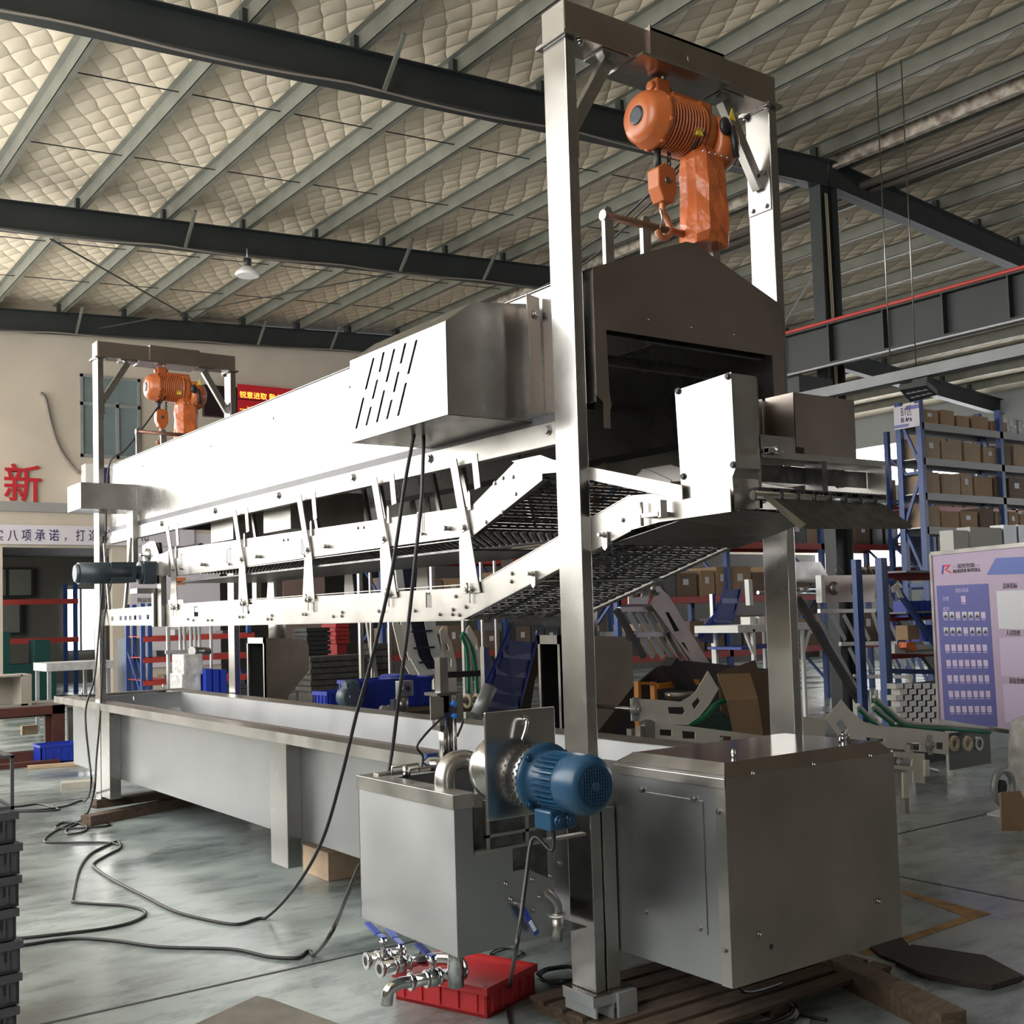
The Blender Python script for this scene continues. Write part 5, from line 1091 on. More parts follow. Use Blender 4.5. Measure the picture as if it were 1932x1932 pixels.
# bench of motors and tubs behind the tank
Y = 4.6
a, b = at(640, 1352, y=Y), at(905, 1368, y=Y); BZ2 = at(760, 1339, y=Y).z
t = thing('parts_bench', 'low bench holding blue tubs and gearboxes behind the tank', 'bench', ((a.x+b.x)/2, Y+.3, 0))
box(a.x, b.x, Y-.2, Y+.6, BZ2-.04, BZ2).build('top', WOOD, t)
for x in (a.x+.05, b.x-.1):
    for y in (Y-.15, Y+.5): box(x, x+.05, y, y+.05, 0, BZ2-.04).build('leg', SATIN, t)
for i, (px, w, d, h, r_) in enumerate(((640, .22, .2, .17, .1), (710, .44, .3, .24, .05), (775, .36, .28, .24, -.1), (797, .22, .2, .12, .2))):
    p = at(px if i else 633, 1335, y=Y+.25); m = crate_mb(w, d, h, .01, 4).xf(Matrix.Translation((p.x, Y+.3+.02*i, BZ2)) @ Matrix.Rotation(r_, 4, 'Z'))
    solo(m, 'blue_tub', BLUEC, ['small blue tub at the left end of the parts bench', 'wide blue tub full of parts on the bench', 'blue tub behind the white square gearbox on the bench', 'small blue tub right of the white square gearbox'][i], 'tub')
solo(PL([(735, 1292), (752, 1274), (775, 1272), (790, 1285), (785, 1310), (745, 1312)], Y+.62, .3), 'blue_hood', BLUEC, 'blue plastic chute cover leaning behind the tubs', 'cover')
t = thing('gearbox', 'slate blue cast gearbox standing among the blue tubs', 'gearbox', at(661, 1330, y=Y))
p = at(661, 1310, y=Y); z0 = BZ2
MB().box(p.x-.07, p.x+.07, Y-.05, Y+.07, z0, z0+.07).cyl((p.x, Y-.06, z0+.13), (p.x, Y+.08, z0+.13), .085, 22).cyl((p.x, Y, z0+.18), (p.x, Y, z0+.26), .05, 16).box(p.x-.05, p.x+.06, Y-.04, Y+.05, z0+.1, z0+.24).build('casting', M('slate_blue_cast', (.08, .12, .15), .45), t)
MB().cyl((p.x, Y-.075, z0+.13), (p.x, Y-.06, z0+.13), .045, 18).build('output_flange', BOLT, t)
t = thing('square_gearbox', 'white square worm gearbox standing on the bench behind the tank', 'gearbox', at(772, 1335, y=4.3))
p = at(768, 1299, y=4.35)
MB().box(p.x-.06, p.x+.06, 4.35, 4.43, p.z-.06, p.z+.06).build('housing', GALV, t, .006)
MB().cyl((p.x, 4.35, p.z), (p.x, 4.335, p.z), .045, 22).build('flange', SATIN, t); MB().cyl((p.x, 4.336, p.z), (p.x, 4.33, p.z), .018, 16).build('bore', DARK, t)
MB().cyl((p.x-.02, 4.4, p.z-.06), (p.x-.02, 4.4, BZ2), .05, 18).box(p.x-.1, p.x-.05, 4.38, 4.44, BZ2, p.z-.08).build('motor', SATIN, t)
for i, (px, col) in enumerate(((630, GALV), (640, REDP), (722, M('pale_caster', (.45, .4, .42), .5)), (734, GALV))):
    p = at(px, 1338, y=4.45); solo(MB().cyl((p.x, 4.42, BZ2+.03), (p.x, 4.46, BZ2+.03), .03, 16), 'caster_wheel', col, 'small caster wheel lying on the bench, %s from the left' % ORD[i], 'wheel', 'caster wheels on the bench')
t = thing('funnel', 'white conical bottle standing in the wide blue tub', 'bottle', at(722, 1300, y=4.9)); p = at(718, 1300, y=4.9)
MB().cyl((p.x, 4.9, BZ2+.15), (p.x, 4.9, p.z+.06), .04, 16).build('body', WHITEP, t)
# blue cleated conveyor
def blue_conveyor(left, right, Y, label, cle, d=.25):
    t = thing('blue_belt_conveyor', label, 'conveyor', at(left[-1][0], left[-1][1], y=Y))
    m = MB(); A = [at(*p, y=Y) for p in left]; B = [at(*p, y=Y+d) for p in right]
    fs = []; m.add(A+B+[p+V((0, .004, -.03)) for p in A]+[p+V((0, .004, -.03)) for p in B], [(i, i+1, len(A)+i+1, len(A)+i) for i in range(len(A)-1)]+[(2*len(A)+i, 2*len(A)+len(A)+i, 2*len(A)+len(A)+i+1, 2*len(A)+i+1) for i in range(len(A)-1)])
    m.build('belt', BLUEB, t)
    for P_, s in ((A, -1), (B, 1)):
        w = MB(); w.add(P_+[p+V((s*.02, 0, 0)) for p in P_]+[p+V((0, -.03, .09)) for p in P_]+[p+V((s*.02, -.03, .09)) for p in P_], sum([[(i, i+1, 2*len(P_)+i+1, 2*len(P_)+i), (len(P_)+i, 3*len(P_)+i, 3*len(P_)+i+1, len(P_)+i+1), (2*len(P_)+i, 2*len(P_)+i+1, 3*len(P_)+i+1, 3*len(P_)+i), (i, len(P_)+i, len(P_)+i+1, i+1)] for i in range(len(P_)-1)], []))
        w.build('side_wall', BLUEC, t)
    for k in cle:
        i = int(k*(len(A)-1)); f = k*(len(A)-1)-i; a = A[i].lerp(A[min(i+1, len(A)-1)], f); b = B[i].lerp(B[min(i+1, len(B)-1)], f); MB().beam(a+V((0, -.01, .03)), b+V((0, -.01, .03)), .012, .06).build('cleat', BLUEB, t)
    lo = min(A+B, key=lambda p: p.z); a0 = A[0]
    MB().box(a0.x, a0.x+.05, Y+d+.02, Y+d+.07, 0, a0.z-.05).box(lo.x, lo.x+.05, Y+d+.02, Y+d+.07, 0, lo.z-.02).build('stand', SATIN, t)
    return t
blue_conveyor([(960, 1208), (905, 1338)], [(1010, 1212), (975, 1350)], 3.3, 'blue cleated belt conveyor sloping up behind the pump plate', (.25, .5, .75, .95), .3)
q = at(920, 1320, y=3.2); solo(MB().cyl(at(925, 1295, y=3.2), at(900, 1350, y=3.2), .05, 16), 'drive_unit', GALV, 'grey drive unit beside the foot of the blue conveyor behind the pump', 'motor')
solo(PL([(985, 1240), (1012, 1215), (1050, 1225), (1010, 1280), (1000, 1345), (1000, 1660), (960, 1660), (960, 1350)], 3.7, .02), 'curved_cover', M('dark_brown_sheet', (.05, .04, .035), .4, .5), 'dark curved sheet cover behind the blue conveyor', 'cover')
solo(MB().cyl(at(850, 1322, y=4.0), at(905, 1321, y=4.0), .02, 12), 'wheel_axle', BOLT, 'axle bar lying behind the sensor lift', 'axle')
a = at(850, 1322, y=4.0); b = at(905, 1322, y=4.0); solo(MB().box(a.x-.02, a.x+.02, 3.96, 4.04, 0, a.z-.02).box(b.x-.02, b.x+.02, 3.96, 4.04, 0, b.z-.02).box(a.x, b.x, 3.98, 4.02, .3, .34), 'added_axle_stand', BOLT, 'added steel stand holding the roller axle behind the tank', 'stand')  # stand added below the axle to carry it from the floor
for i, px in enumerate((882, 900)):
    p = at(px, 1323, y=4.0); m = MB(); pts = [p+V((0, math.cos(a*.5)*.045, math.sin(a*.5)*.045)) for a in range(13)]; m.tube(pts, .015, 8, 2); solo(m, 'nylon_roller', NYLON, 'cream nylon roller on the axle, %s one' % ('left' if i == 0 else 'right'), 'roller')
solo(MB().beam(at(825, 1274, y=4.9), at(955, 1268, y=4.9), .05, .05), 'dark_bar', DARK, 'dark horizontal bar behind the sensor lift', 'bar')
# ------------------------------------------------------------------ background, right side
# ladder like conveyor frames leaning
def ladder(x0, x1, top, bot, sh, Y, label, rungs, d=.9):
    """inclined open conveyor bed: dark outer rails, pale cross slats"""
    t = thing('roller_bed_frame', label, 'conveyor frame', at(bot[0], bot[1], y=Y))
    return t
def inc_frame(name, label, rails, slats, cross, Y, plate=None, holes=()):
    t = thing(name, label, 'conveyor frame', at(rails[0][1][0], rails[0][1][1], y=Y))
    for a, b, w in rails: MB().beam(at(*a, y=Y), at(*b, y=Y), w, .05, (0, 1, 0)).build('side_rail', RAILD, t)
    m = MB()
    for a, b in slats: m.beam(at(*a, y=Y+.04), at(*b, y=Y+.04), .05, .012, (0, 1, 0))
    m.build('slat', GALV, t)
    for a, b in cross: MB().beam(at(*a, y=Y+.02), at(*b, y=Y+.02), .04, .045).build('cross_member', SATIN, t)
    if plate: PL(plate, Y-.05, .012, holes).build('side_plate', BROWNREFL, t)
    return t
t = inc_frame('incline_conveyor', 'inclined stainless conveyor frame with pale slats right of the near gantry post', [((1163, 1150), (1215, 1240), .05), ((1234, 1100), (1345, 1290), .12)],
    [((1166, 1154), (1212, 1240)), ((1186, 1156), (1233, 1240)), ((1203, 1156), (1252, 1241)), ((1220, 1156), (1268, 1242)), ((1234, 1150), (1284, 1243)), ((1250, 1160), (1300, 1243))], [((1168, 1150), (1232, 1149)), ((1198, 1198), (1262, 1196))], 4.6,
    [(1228, 1140), (1245, 1108), (1262, 1124), (1345, 1262), (1322, 1262), (1300, 1240)], [[(1255, 1155), (1262, 1155), (1282, 1190), (1273, 1192)], [(1284, 1212), (1291, 1212), (1303, 1235), (1296, 1238)]])
PL([(1186, 1112), (1228, 1110), (1222, 1140), (1186, 1140)], 4.55, .01, [[(1193, 1120), (1212, 1119), (1210, 1126), (1194, 1128)]]).build('end_plate', SATIN, t)
p = at(1236, 1112, y=4.5); MB().lathe(p, (0, -1, 0), [(0, .06), (.015, .06), (.02, .04), (.04, .03)], 18).build('bearing', BOLT, t)
a = at(1320, 1290, y=4.6); MB().box(a.x, a.x+.06, 4.6, 4.66, 0, a.z+.2).build('stand', BOLT, t)
t = inc_frame('incline_conveyor', 'larger inclined stainless conveyor frame with pale slats in front of the blue upright', [((1505, 1130), (1625, 1330), .09), ((1660, 1110), (1790, 1300), .12)],
    [((1541, 1158), (1620, 1305)), ((1570, 1160), (1595, 1208)), ((1592, 1160), (1617, 1208)), ((1616, 1160), (1640, 1208)), ((1646, 1155), (1664, 1208)), ((1676, 1168), (1694, 1208)), ((1602, 1222), (1624, 1268)), ((1625, 1222), (1648, 1268)), ((1650, 1222), (1673, 1268)), ((1683, 1240), (1696, 1268)), ((1694, 1240), (1707, 1262)), ((1712, 1240), (1724, 1262))],
    [((1545, 1153), (1650, 1152)), ((1585, 1215), (1690, 1213)), ((1612, 1276), (1720, 1277))], 5.2)
p0, p1 = at(1556, 1088, y=5.1), at(1655, 1136, y=5.1)
PL([(1556, 1086), (1655, 1084), (1650, 1136), (1558, 1136)], 5.1, .012, [[(1606, 1101), (1625, 1101), (1625, 1122), (1607, 1122)]]).build('bearing_plate', BROWNREFL, t)
PL([(1549, 1085), (1556, 1085), (1558, 1137), (1551, 1137)], 5.1, .08).build('plate_edge', WHITEP, t)
p = at(1574, 1110, y=5.1); MB().lathe(p, (0, -1, 0), [(0, .075), (.012, .075), (.02, .05), (.045, .04)], 22).build('bearing', SATIN, t)
MB().cyl(at(1460, 1112, y=5.3), at(1556, 1112, y=5.3), .035, 16).cyl(at(1430, 1118, y=5.3), at(1556, 1120, y=5.3), .02, 10).build('shaft', POLISH, t)
PL([(1412, 1093), (1419, 1093), (1422, 1142), (1415, 1142)], 5.2, .06).build('plate_edge', WHITEP, t)
PL([(1500, 1060), (1548, 1060), (1562, 1086), (1556, 1100), (1500, 1097)], 5.45, .02).build('hood_plate', SATIN, t)
MB().tube([at(1578, 1084, y=5.1), at(1578, 1066, y=5.1), at(1590, 1082, y=5.1)], .01, 6, 1).tube([at(1634, 1084, y=5.1), at(1632, 1064, y=5.1), at(1646, 1082, y=5.1)], .01, 6, 1).build('hook_rod', SATIN, t)
a = at(1620, 1330, y=5.2); MB().box(a.x-.03, a.x+.03, 5.2, 5.26, 0, a.z+.1).box(a.x+1.0, a.x+1.06, 5.2, 5.26, 0, a.z+.3).build('stand', BOLT, t)
m = MB()
for k in range(6):
    pts = [at(1622+8*k, 1302, y=5.1), at(1624+8*k, 1350, y=5.1)]; m.beam(pts[0], pts[1], .02, .03)
m.build('hanging_chain', BOLT, t)
# blue chute far centre right
blue_conveyor([(1368, 1112), (1352, 1165), (1318, 1205)], [(1398, 1112), (1385, 1165), (1350, 1210)], 6.5, 'small blue cleated conveyor in front of the racks', (.25, .6), .2)
# white trestle
t = thing('white_trestle', 'white painted steel trestle table behind the right gantry post', 'trestle', at(1460, 1230, y=5.8))
a, b = at(1392, 1180, y=5.8), at(1537, 1187, y=5.8); box(a.x, b.x, 5.8, 6.5, b.z, a.z).build('top', WHITEP, t)
for px in (1420, 1513):
    p = at(px, 1187, y=5.82); MB().box(p.x-.02, p.x+.02, 5.8, 5.84, 0, p.z).box(p.x-.02, p.x+.02, 6.4, 6.44, 0, p.z).beam((p.x+(-.15 if px < 1450 else .15), 5.82, p.z), (p.x, 5.82, p.z-.3), .03, .03).build('leg', WHITEP, t)
box(a.x+.1, b.x-.1, 5.85, 6.4, at(0, 0, x=0).z*0+b.z-.2, b.z-.17).build('lower_shelf', M('blue_shelf', (.04, .07, .3), .5), t)
for i, (px, m_) in enumerate(((1425, WHITEP), (1436, M('red_white_box', (.6, .25, .25), .6)), (1408, WHITEP))): 
    p = at(px, 1152, y=6.1); solo(box(p.x-.05, p.x+.05, 6.0, 6.15, a.z, a.z+.09), 'small_carton', m_, ['small white carton in the middle of the white trestle', 'small red and white carton on the white trestle', 'small white carton at the left of the white trestle'][i], 'carton')
# dark tapered trough and orange frame
t = thing('dark_trough', 'long dark tapered steel trough lying behind the tank on the right', 'trough', at(1250, 1400, y=3.6))
PL([(1128, 1378), (1190, 1300), (1240, 1258), (1290, 1246), (1450, 1262), (1460, 1290), (1300, 1284), (1240, 1300), (1180, 1345), (1145, 1392), (1132, 1392)], 3.6, .02).build('side', M('dark_bronze_sheet', (.06, .05, .045), .4, .6), t)
PL([(1300, 1284), (1240, 1300), (1180, 1345), (1145, 1392), (1200, 1400), (1330, 1395), (1440, 1380), (1460, 1290)], 3.95, .02).build('back', M('dark_back_sheet', (.03, .028, .026), .5, .3), t)
MB().beam(at(1262, 1248, y=3.4), at(1305, 1310, y=3.4), .12, .1).build('black_arm', DARK, t)
a = at(1200, 1400, y=3.6); MB().box(a.x, a.x+.06, 3.65, 3.71, 0, a.z+.1).box(a.x+1.2, a.x+1.26, 3.65, 3.71, 0, a.z+.1).build('legs', BOLT, t)
t = thing('orange_stand', 'orange painted square frame behind the curved guide plate', 'frame', at(1220, 1400, y=3.3))
m = MB(); PL([(1204, 1287), (1209, 1287), (1212, 1405), (1207, 1405)], 3.3, .05, (), m); PL([(1234, 1287), (1239, 1287), (1244, 1405), (1239, 1405)], 3.3, .05, (), m); PL([(1204, 1286), (1239, 1288), (1239, 1293), (1204, 1291)], 3.3, .05, (), m); PL([(1243, 1290), (1320, 1282), (1320, 1292), (1243, 1300)], 3.5, .05, (), m)
a = at(1210, 1400, y=3.3); m.box(a.x, a.x+.05, 3.3, 3.35, 0, a.z)
m.build('frame', M('orange_paint', (.75, .28, .03), .5), t)
solo(MB().lathe(at(1283, 1318, y=3.2), (0, 0, 1), [(0, .11), (.02, .12), (.05, .12), (.055, .10)], 28), 'steel_ring', BOLT, 'dark steel ring lying behind the curved guide plate', 'ring')
# curved guide plates with bearings (near right group)
def curve_frame(Y, label, body, holes, bear, extra=()):
    t = thing('curved_side_plate', label, 'conveyor plate', at(body[0][0], body[0][1], y=Y))
    PL(body, Y, .008, holes).build('plate', BEAD, t)
    PL([(p[0], p[1]) for p in body], Y+.42, .008, holes).build('plate', BEAD, t)
    p = at(*bear, y=Y)
    o = MB().lathe(p, (0, -1, 0), [(0, .045), (.012, .045), (.018, .030), (.04, .024)], 22).plate([p+V((-.02, -.001, -.075)), p+V((.02, -.001, -.075)), p+V((.045, -.001, 0)), p+V((.02, -.001, .075)), p+V((-.02, -.001, .075)), p+V((-.045, -.001, 0))], (0, -.012, 0)).build('flange_bearing', GALV, t)
    m = MB().cyl(p+V((0, -.05, 0)), p+V((0, .45, 0)), .014, 12); m.build('axle', POLISH, o)
    return t
t = curve_frame(2.2, 'pale curved side plate with a flange bearing behind the boxed tank end', [(1190, 1318), (1240, 1320), (1285, 1324), (1310, 1310), (1325, 1285), (1336, 1266), (1356, 1300), (1338, 1330), (1320, 1352), (1298, 1368), (1240, 1366), (1192, 1360)],
    [[(1260, 1334), (1290, 1334), (1293, 1343), (1288, 1348), (1262, 1346)], [(1305, 1328), (1317, 1315), (1322, 1324), (1310, 1340)]], (1198, 1338))
MB().tube([at(*p, y=2.45) for p in ((1300, 1366), (1330, 1352), (1350, 1330), (1372, 1322))], .02, 8).build('green_belt_edge', GREEN, t)
t = thing('lower_side_plate', 'straight pale slotted plate under the curved side plate behind the boxed tank end', 'conveyor plate', at(1320, 1400, y=2.15))
PL([(1212, 1362), (1300, 1370), (1440, 1388), (1440, 1425), (1212, 1425)], 2.15, .008, [[(1245, 1376), (1268, 1377), (1268, 1389), (1245, 1387)], [(1287, 1379), (1312, 1381), (1312, 1394), (1288, 1393)], [(1358, 1388), (1381, 1390), (1381, 1402), (1359, 1400)]]).build('plate', BEAD, t)
PL([(1208, 1370), (1216, 1370), (1218, 1425), (1209, 1425)], 2.1, .04).build('end_bracket', SATIN, t); PL([(1218, 1362), (1228, 1358), (1236, 1362), (1236, 1400), (1220, 1400)], 2.08, .05).build('clamp_block', BOLT, t)
a, b = at(1220, 1425, y=2.15), at(1430, 1425, y=2.15)
for x in (a.x, b.x): MB().box(x, x+.05, 2.16, 2.21, 0, a.z+.02).build('leg', SATIN, t)
m = MB()
for k in range(7): m.beam(at(1300+6*k, 1362-5*k, y=2.6), at(1375+3*k, 1380-3*k, y=2.6), .015, .015)
solo(m, 'green_rail_bundle', M('dark_green_rail', (.01, .07, .05), .4), 'bundle of dark green guide rails beside the cardboard', 'rails')
# cardboard sheets
t = thing('cardboard_sheet', 'brown folded cardboard sheet leaning behind the boxed tank end', 'cardboard', at(1415, 1388, y=2.3))
A = [at(1353, 1272, y=2.45), at(1415, 1270, y=2.45), at(1430, 1318, y=2.35), at(1372, 1322, y=2.35)]; B = [at(1372, 1322, y=2.35), at(1430, 1318, y=2.35), at(1470, 1590, y=2.3), at(1425, 1590, y=2.3)]
MB().plate(A, (0, .006, 0)).plate(B, (0, .006, 0)).build('panel', CARD, t)
solo(MB().plate([at(*p, y=2.6) for p in ((1355, 1270), (1425, 1245), (1432, 1268), (1456, 1262), (1450, 1570), (1380, 1570))], (0, .008, 0)), 'cardboard_sheet', CARD3, 'darker cardboard sheet standing behind the folded one', 'cardboard')
solo(MB().plate([at(*p, y=1.9) for p in ((1516, 1352), (1557, 1357), (1556, 1640), (1516, 1640))], (0, .006, 0)), 'steel_sheet', M('off_white_panel', (.7, .67, .6), .5), 'small off white panel right of the right gantry post', 'panel')
# right hand curved conveyor with green belts and gears
t = curve_frame(1.9, 'large pale curved side plate with bearing at the right, behind the boxed tank end', [(1557, 1357), (1588, 1320), (1604, 1340), (1630, 1362), (1655, 1369), (1720, 1374), (1790, 1382), (1790, 1424), (1680, 1412), (1620, 1405), (1590, 1398)],
    [[(1577, 1366), (1586, 1356), (1600, 1374), (1594, 1386)], [(1634, 1391), (1669, 1394), (1668, 1400), (1636, 1398)], [(1710, 1400), (1736, 1402), (1736, 1416), (1711, 1414)], [(1766, 1401), (1780, 1401), (1780, 1414), (1767, 1413)]], (1753, 1405))
for pts in ([(1620, 1338), (1640, 1358), (1655, 1368)], [(1648, 1338), (1672, 1358), (1688, 1370)], [(1650, 1322), (1680, 1348), (1712, 1370), (1790, 1376), (1868, 1382)]):
    P_ = [at(*p, y=2.15) for p in pts]; MB().tube(P_, .014, 8).build('green_guide', GREEN, t); MB().tube([p+V((.02, .02, .03)) for p in P_], .016, 8).build('white_guide', WHITEP, t)
for px, Y in ((1803, 2.05), (1828, 2.15), (1848, 2.25)):
    p = at(px, 1403, y=Y); m = MB(); n = 22; pts = []
    for i in range(2*n):
        r_ = .055 if i % 2 else .063; a_ = math.pi*i/n; pts.append(p+V((math.cos(a_)*r_, 0, math.sin(a_)*r_)))
    hole = [p+V((math.cos(a_*math.pi/8)*.036, 0, math.sin(a_*math.pi/8)*.036)) for a_ in range(16)]
    m.plate(pts, (0, .02, 0), [hole]).build('sprocket', NYLON if px < 1840 else BOLT, t)
p0, p1 = at(1790, 1384, y=2.35), at(1870, 1440, y=2.35); box(p0.x, p1.x, 2.35, 2.36, p1.z, p0.z).build('rear_plate', M('dim_plate', (.12, .12, .11), .5, .5), t)
PL([(1688, 1418), (1745, 1422), (1745, 1478), (1724, 1476), (1723, 1455), (1688, 1450), (1688, 1444), (1720, 1446), (1722, 1432), (1688, 1428)], 1.8, .01).build('lower_bracket', BEAD, t)
PL([(1704, 1458), (1712, 1458), (1714, 1506), (1705, 1505)], 1.75, .015).build('hanging_bar', BEAD, t); PL([(1746, 1434), (1754, 1434), (1754, 1464), (1746, 1464)], 1.78, .03).build('small_plate', BEAD, t)
a = at(1745, 1500, y=1.95)
for x, y in ((a.x-.25, 1.95), (a.x+.42, 2.36)): MB().box(x, x+.05, y, y+.05, 0, .45).build('leg', SATIN, t)
solo(MB().cyl(at(1695, 1437, y=1.95), at(1768, 1455, y=1.95), .018, 12), 'grey_tube', GALV, 'grey round tube sticking out of the curved plates at the right', 'tube')
# brick like pile of steel profiles
t = thing('profile_pile', 'neat pile of bright steel profiles stacked like bricks under the notice board', 'profiles', at(1730, 1365, y=3.6))
for r_ in range(7):
    m = MB(); y0 = 1290+r_*11; off = 8 if r_ % 2 else 0
    for k in range(5):
        a, b = at(1690+off+17*k, y0, y=3.4), at(1704+off+17*k, y0+8.5, y=3.4); m.box(a.x, b.x, 3.4, 3.5, b.z, a.z)
    m.build('profile_row', SATIN, t)
a, b = at(1690, 1366, y=3.45), at(1790, 1366, y=3.45); box(a.x, b.x, 3.42, 3.5, 0, at(1700, 1368, y=3.4).z).build('base_crate', DARK, t)
a, b = at(1692, 1291, y=3.5), at(1778, 1366, y=3.5); box(a.x, b.x, 3.5, 3.52, b.z, a.z).build('back_board', DARK, t)
# blue upright rack with red beams just behind the board
RY = 4.0
t = thing('pallet_rack', 'blue and red pallet rack standing just left of the purple notice board', 'rack', at(1675, 1360, y=RY))
for px in (1668, 1905):
    p = at(px, 1052, y=RY); MB().box(p.x-.05, p.x+.05, RY, RY+.08, 0, p.z).build('upright', BLUEP, t); MB().box(p.x-.05, p.x+.05, RY+.32, RY+.38, 0, p.z).build('upright', BLUEP, t)
for py in (1087, 1164, 1236):
    a, b = at(1672, py, y=RY+.3), at(1905, py+8, y=RY+.3); MB().box(a.x, b.x, RY+.3, RY+.34, a.z-.05, a.z+.05).build('beam', REDP, t); box(a.x, b.x, RY+.05, RY+.3, a.z+.03, a.z+.05).build('shelf_deck', M('mesh_deck_%d' % py, (.25, .25, .25), .5), t)
MB().beam(at(1680, 1094, y=RY+.04), at(1770, 1225, y=RY+.04), .05, .05).build('diagonal_brace', BLUEP, t)
MB().beam(at(1675, 1266, y=RY+.04), at(1775, 1268, y=RY+.04), .05, .05).build('horizontal_brace', BLUEP, t); MB().beam(at(1738, 1365, y=RY+.04), at(1780, 1315, y=RY+.04), .05, .05).build('diagonal_brace', BLUEP, t)
for i, (px, py, w) in enumerate(((1712, 1134, 62), (1745, 1180, 40))):
    a, b = at(px, py, y=RY+.1), at(px+w, py+28, y=RY+.1); m = MB().box(a.x, b.x, RY+.1, RY+.28, b.z, a.z)
    for k in range(6): x = a.x+(b.x-a.x)*k/5; m.box(x-.01, x+.01, RY+.09, RY+.1, b.z, a.z)
    solo(m, 'blue_tub', BLUEC, ['large blue tub on the middle shelf left of the purple board', 'blue tub on the lower shelf left of the purple board'][i], 'tub')
solo(pb(1712, 1180, 1735, 1206, RY+.1, .15), 'small_carton', CARD, 'brown carton on the shelf left of the purple board', 'carton')
solo(PL([(1711, 1212), (1723, 1211), (1731, 1225), (1728, 1229), (1710, 1222)], RY-.05, .1), 'orange_clamp', M('orange_clamp', (.8, .16, .03), .4), 'bright orange clamp on the red beam left of the purple board', 'clamp')
solo(PL([(1684, 1108), (1694, 1100), (1698, 1112), (1706, 1128), (1698, 1128), (1692, 1115), (1686, 1118)], RY-.02, .02), 'white_bracket', WHITEP, 'white cross shaped bracket hung on the blue upright', 'bracket')
solo(MB().beam(at(1682, 1224, y=RY+.1), at(1775, 1226, y=RY+.1), .08, .1), 'white_profile', WHITEP, 'white aluminium profile lying on the rack left of the purple board', 'profile')
# ---- notice board
BO = at(1757, 1045, x=6.5); BD = V((-.405, -.914, 0)).normalized(); BN = V((-.914, .405, 0)).normalized()   # along, outward normal
BZB = at(1787, 1362, x=6.47).z; BH = BO.z-BZB; BW = 1.5
t = thing('notice_board', 'purple and lilac staff notice board with steel frame at the right', 'notice board', (BO.x+BD.x*.7, BO.y+BD.y*.7, 0))
def bpt(u, w, o=0.): return V((BO.x, BO.y, BZB))+BD*u+V((0, 0, 1))*w+BN*o
def bq(px, py, o=0.):   # pixel on the board plane -> (u, w)
    d = _f*FPX+_R*(px-966)-_U*(py-CYP); k = (BO-CAM).dot(BN)/d.dot(BN); p = CAM+d*k; return ((p-BO).dot(BD), p.z-BZB)
def bpoly(pts, o, th, name, mat, parent=None): return MB().plate([bpt(u, w, o) for u, w in pts], BN*th).build(name, mat, parent or t)
def brect(u0, u1, w0, w1, o, th, name, mat, parent=None): return bpoly([(u0, w0), (u1, w0), (u1, w1), (u0, w1)], o, th, name, mat, parent)
brect(0, BW, 0, BH, -.02, .02, 'board_panel', LILAC)
m = MB()
for a, b in (((0, 0), (BW, 0)), ((0, BH), (BW, BH)), ((0, 0), (0, BH)), ((BW, 0), (BW, BH))): m.beam(bpt(*a, -.005), bpt(*b, -.005), .035, .035, BN)
m.build('frame', SATIN, t)
for u in (.08, BW-.1): MB().beam(bpt(u, -BZB, -.03), bpt(u, .1, -.03), .04, .04).build('leg', SATIN, t)
Bz = lambda zx, zy: bq(1740+zx/4.6, 980+zy/4.6)
bpoly([Bz(125, 576), Bz(573, 557), Bz(655, 1798), Bz(197, 1772)], .001, .002, 'purple_field', PURPLE)
bpoly([Bz(640, 335), Bz(1000, 318), Bz(1000, 470), Bz(560, 482)], .001, .002, 'header_stripe', M('periwinkle_print', (.12, .18, .52), .4))
def blogo(): 
    bpoly([Bz(177, 397), Bz(190, 396), Bz(183, 474), Bz(168, 475)], .001, .002, 'logo_blue', M('logo_blue', (.05, .08, .42), .4))
    bpoly([Bz(192, 396), Bz(246, 392), Bz(232, 408), Bz(190, 412)], .001, .002, 'logo_red', M('logo_red', (.75, .04, .06), .4))
    bpoly([Bz(232, 406), Bz(246, 392), Bz(212, 437), Bz(252, 458), Bz(252, 470), Bz(196, 437)], .001, .003, 'logo_red', bpy.data.materials['logo_red'])
blogo()
def btext(s, z0, size, z1, mat=DGREY, bold=0.):
    u0, w0 = Bz(*z0); u1, w1 = Bz(*z1); text(s, size, bpt(u0, w0, .002), BD, (0, 0, 1), mat, t, 'lettering', width=abs(u1-u0), ext=.0015, bold=bold)
# text must face BN: BD x Z
H1 = abs(Bz(300, 385)[1]-Bz(300, 425)[1])
btext('—锐智智能—', (270, 425), H1*1.05, (500, 410)); btext('RUIZHI INTELL', (270, 464), H1*.95, (508, 455), bold=.002)
btext('总体指标', (700, 598), .05, (825, 594)); btext('人员管理', (728, 1004), .05, (850, 1002)); btext('设备管理', (757, 1416), .05, (883, 1418))
btext('团队风采', (290, 632), .04, (403, 629), PALE); btext('主管', (180, 702), .04, (232, 700), PALE); btext('成员', (182, 792), .04, (237, 790), PALE)
for k, (r0, r1, c0, c1) in enumerate((((645, 622), (900, 612), (900, 955), (668, 948)), ((672, 1028), (900, 1020), (900, 1366), (690, 1360)), ((702, 1432), (900, 1428), (900, 1772), (722, 1762)))):
    bpoly([Bz(*r0), Bz(*r1), Bz(*c0), Bz(*c1)], .001, .002, 'paper_sheet', PAPER if k == 0 else PALE)
FIG = M('portrait_print', (.05, .05, .06), .6); FACE = M('portrait_face', (.45, .32, .25), .6)
rows = [(795, 185, 548), (930, 190, 566), (1078, 202, 562), (1212, 213, 570), (1345, 222, 580), (1480, 232, 590), (1612, 242, 602)]
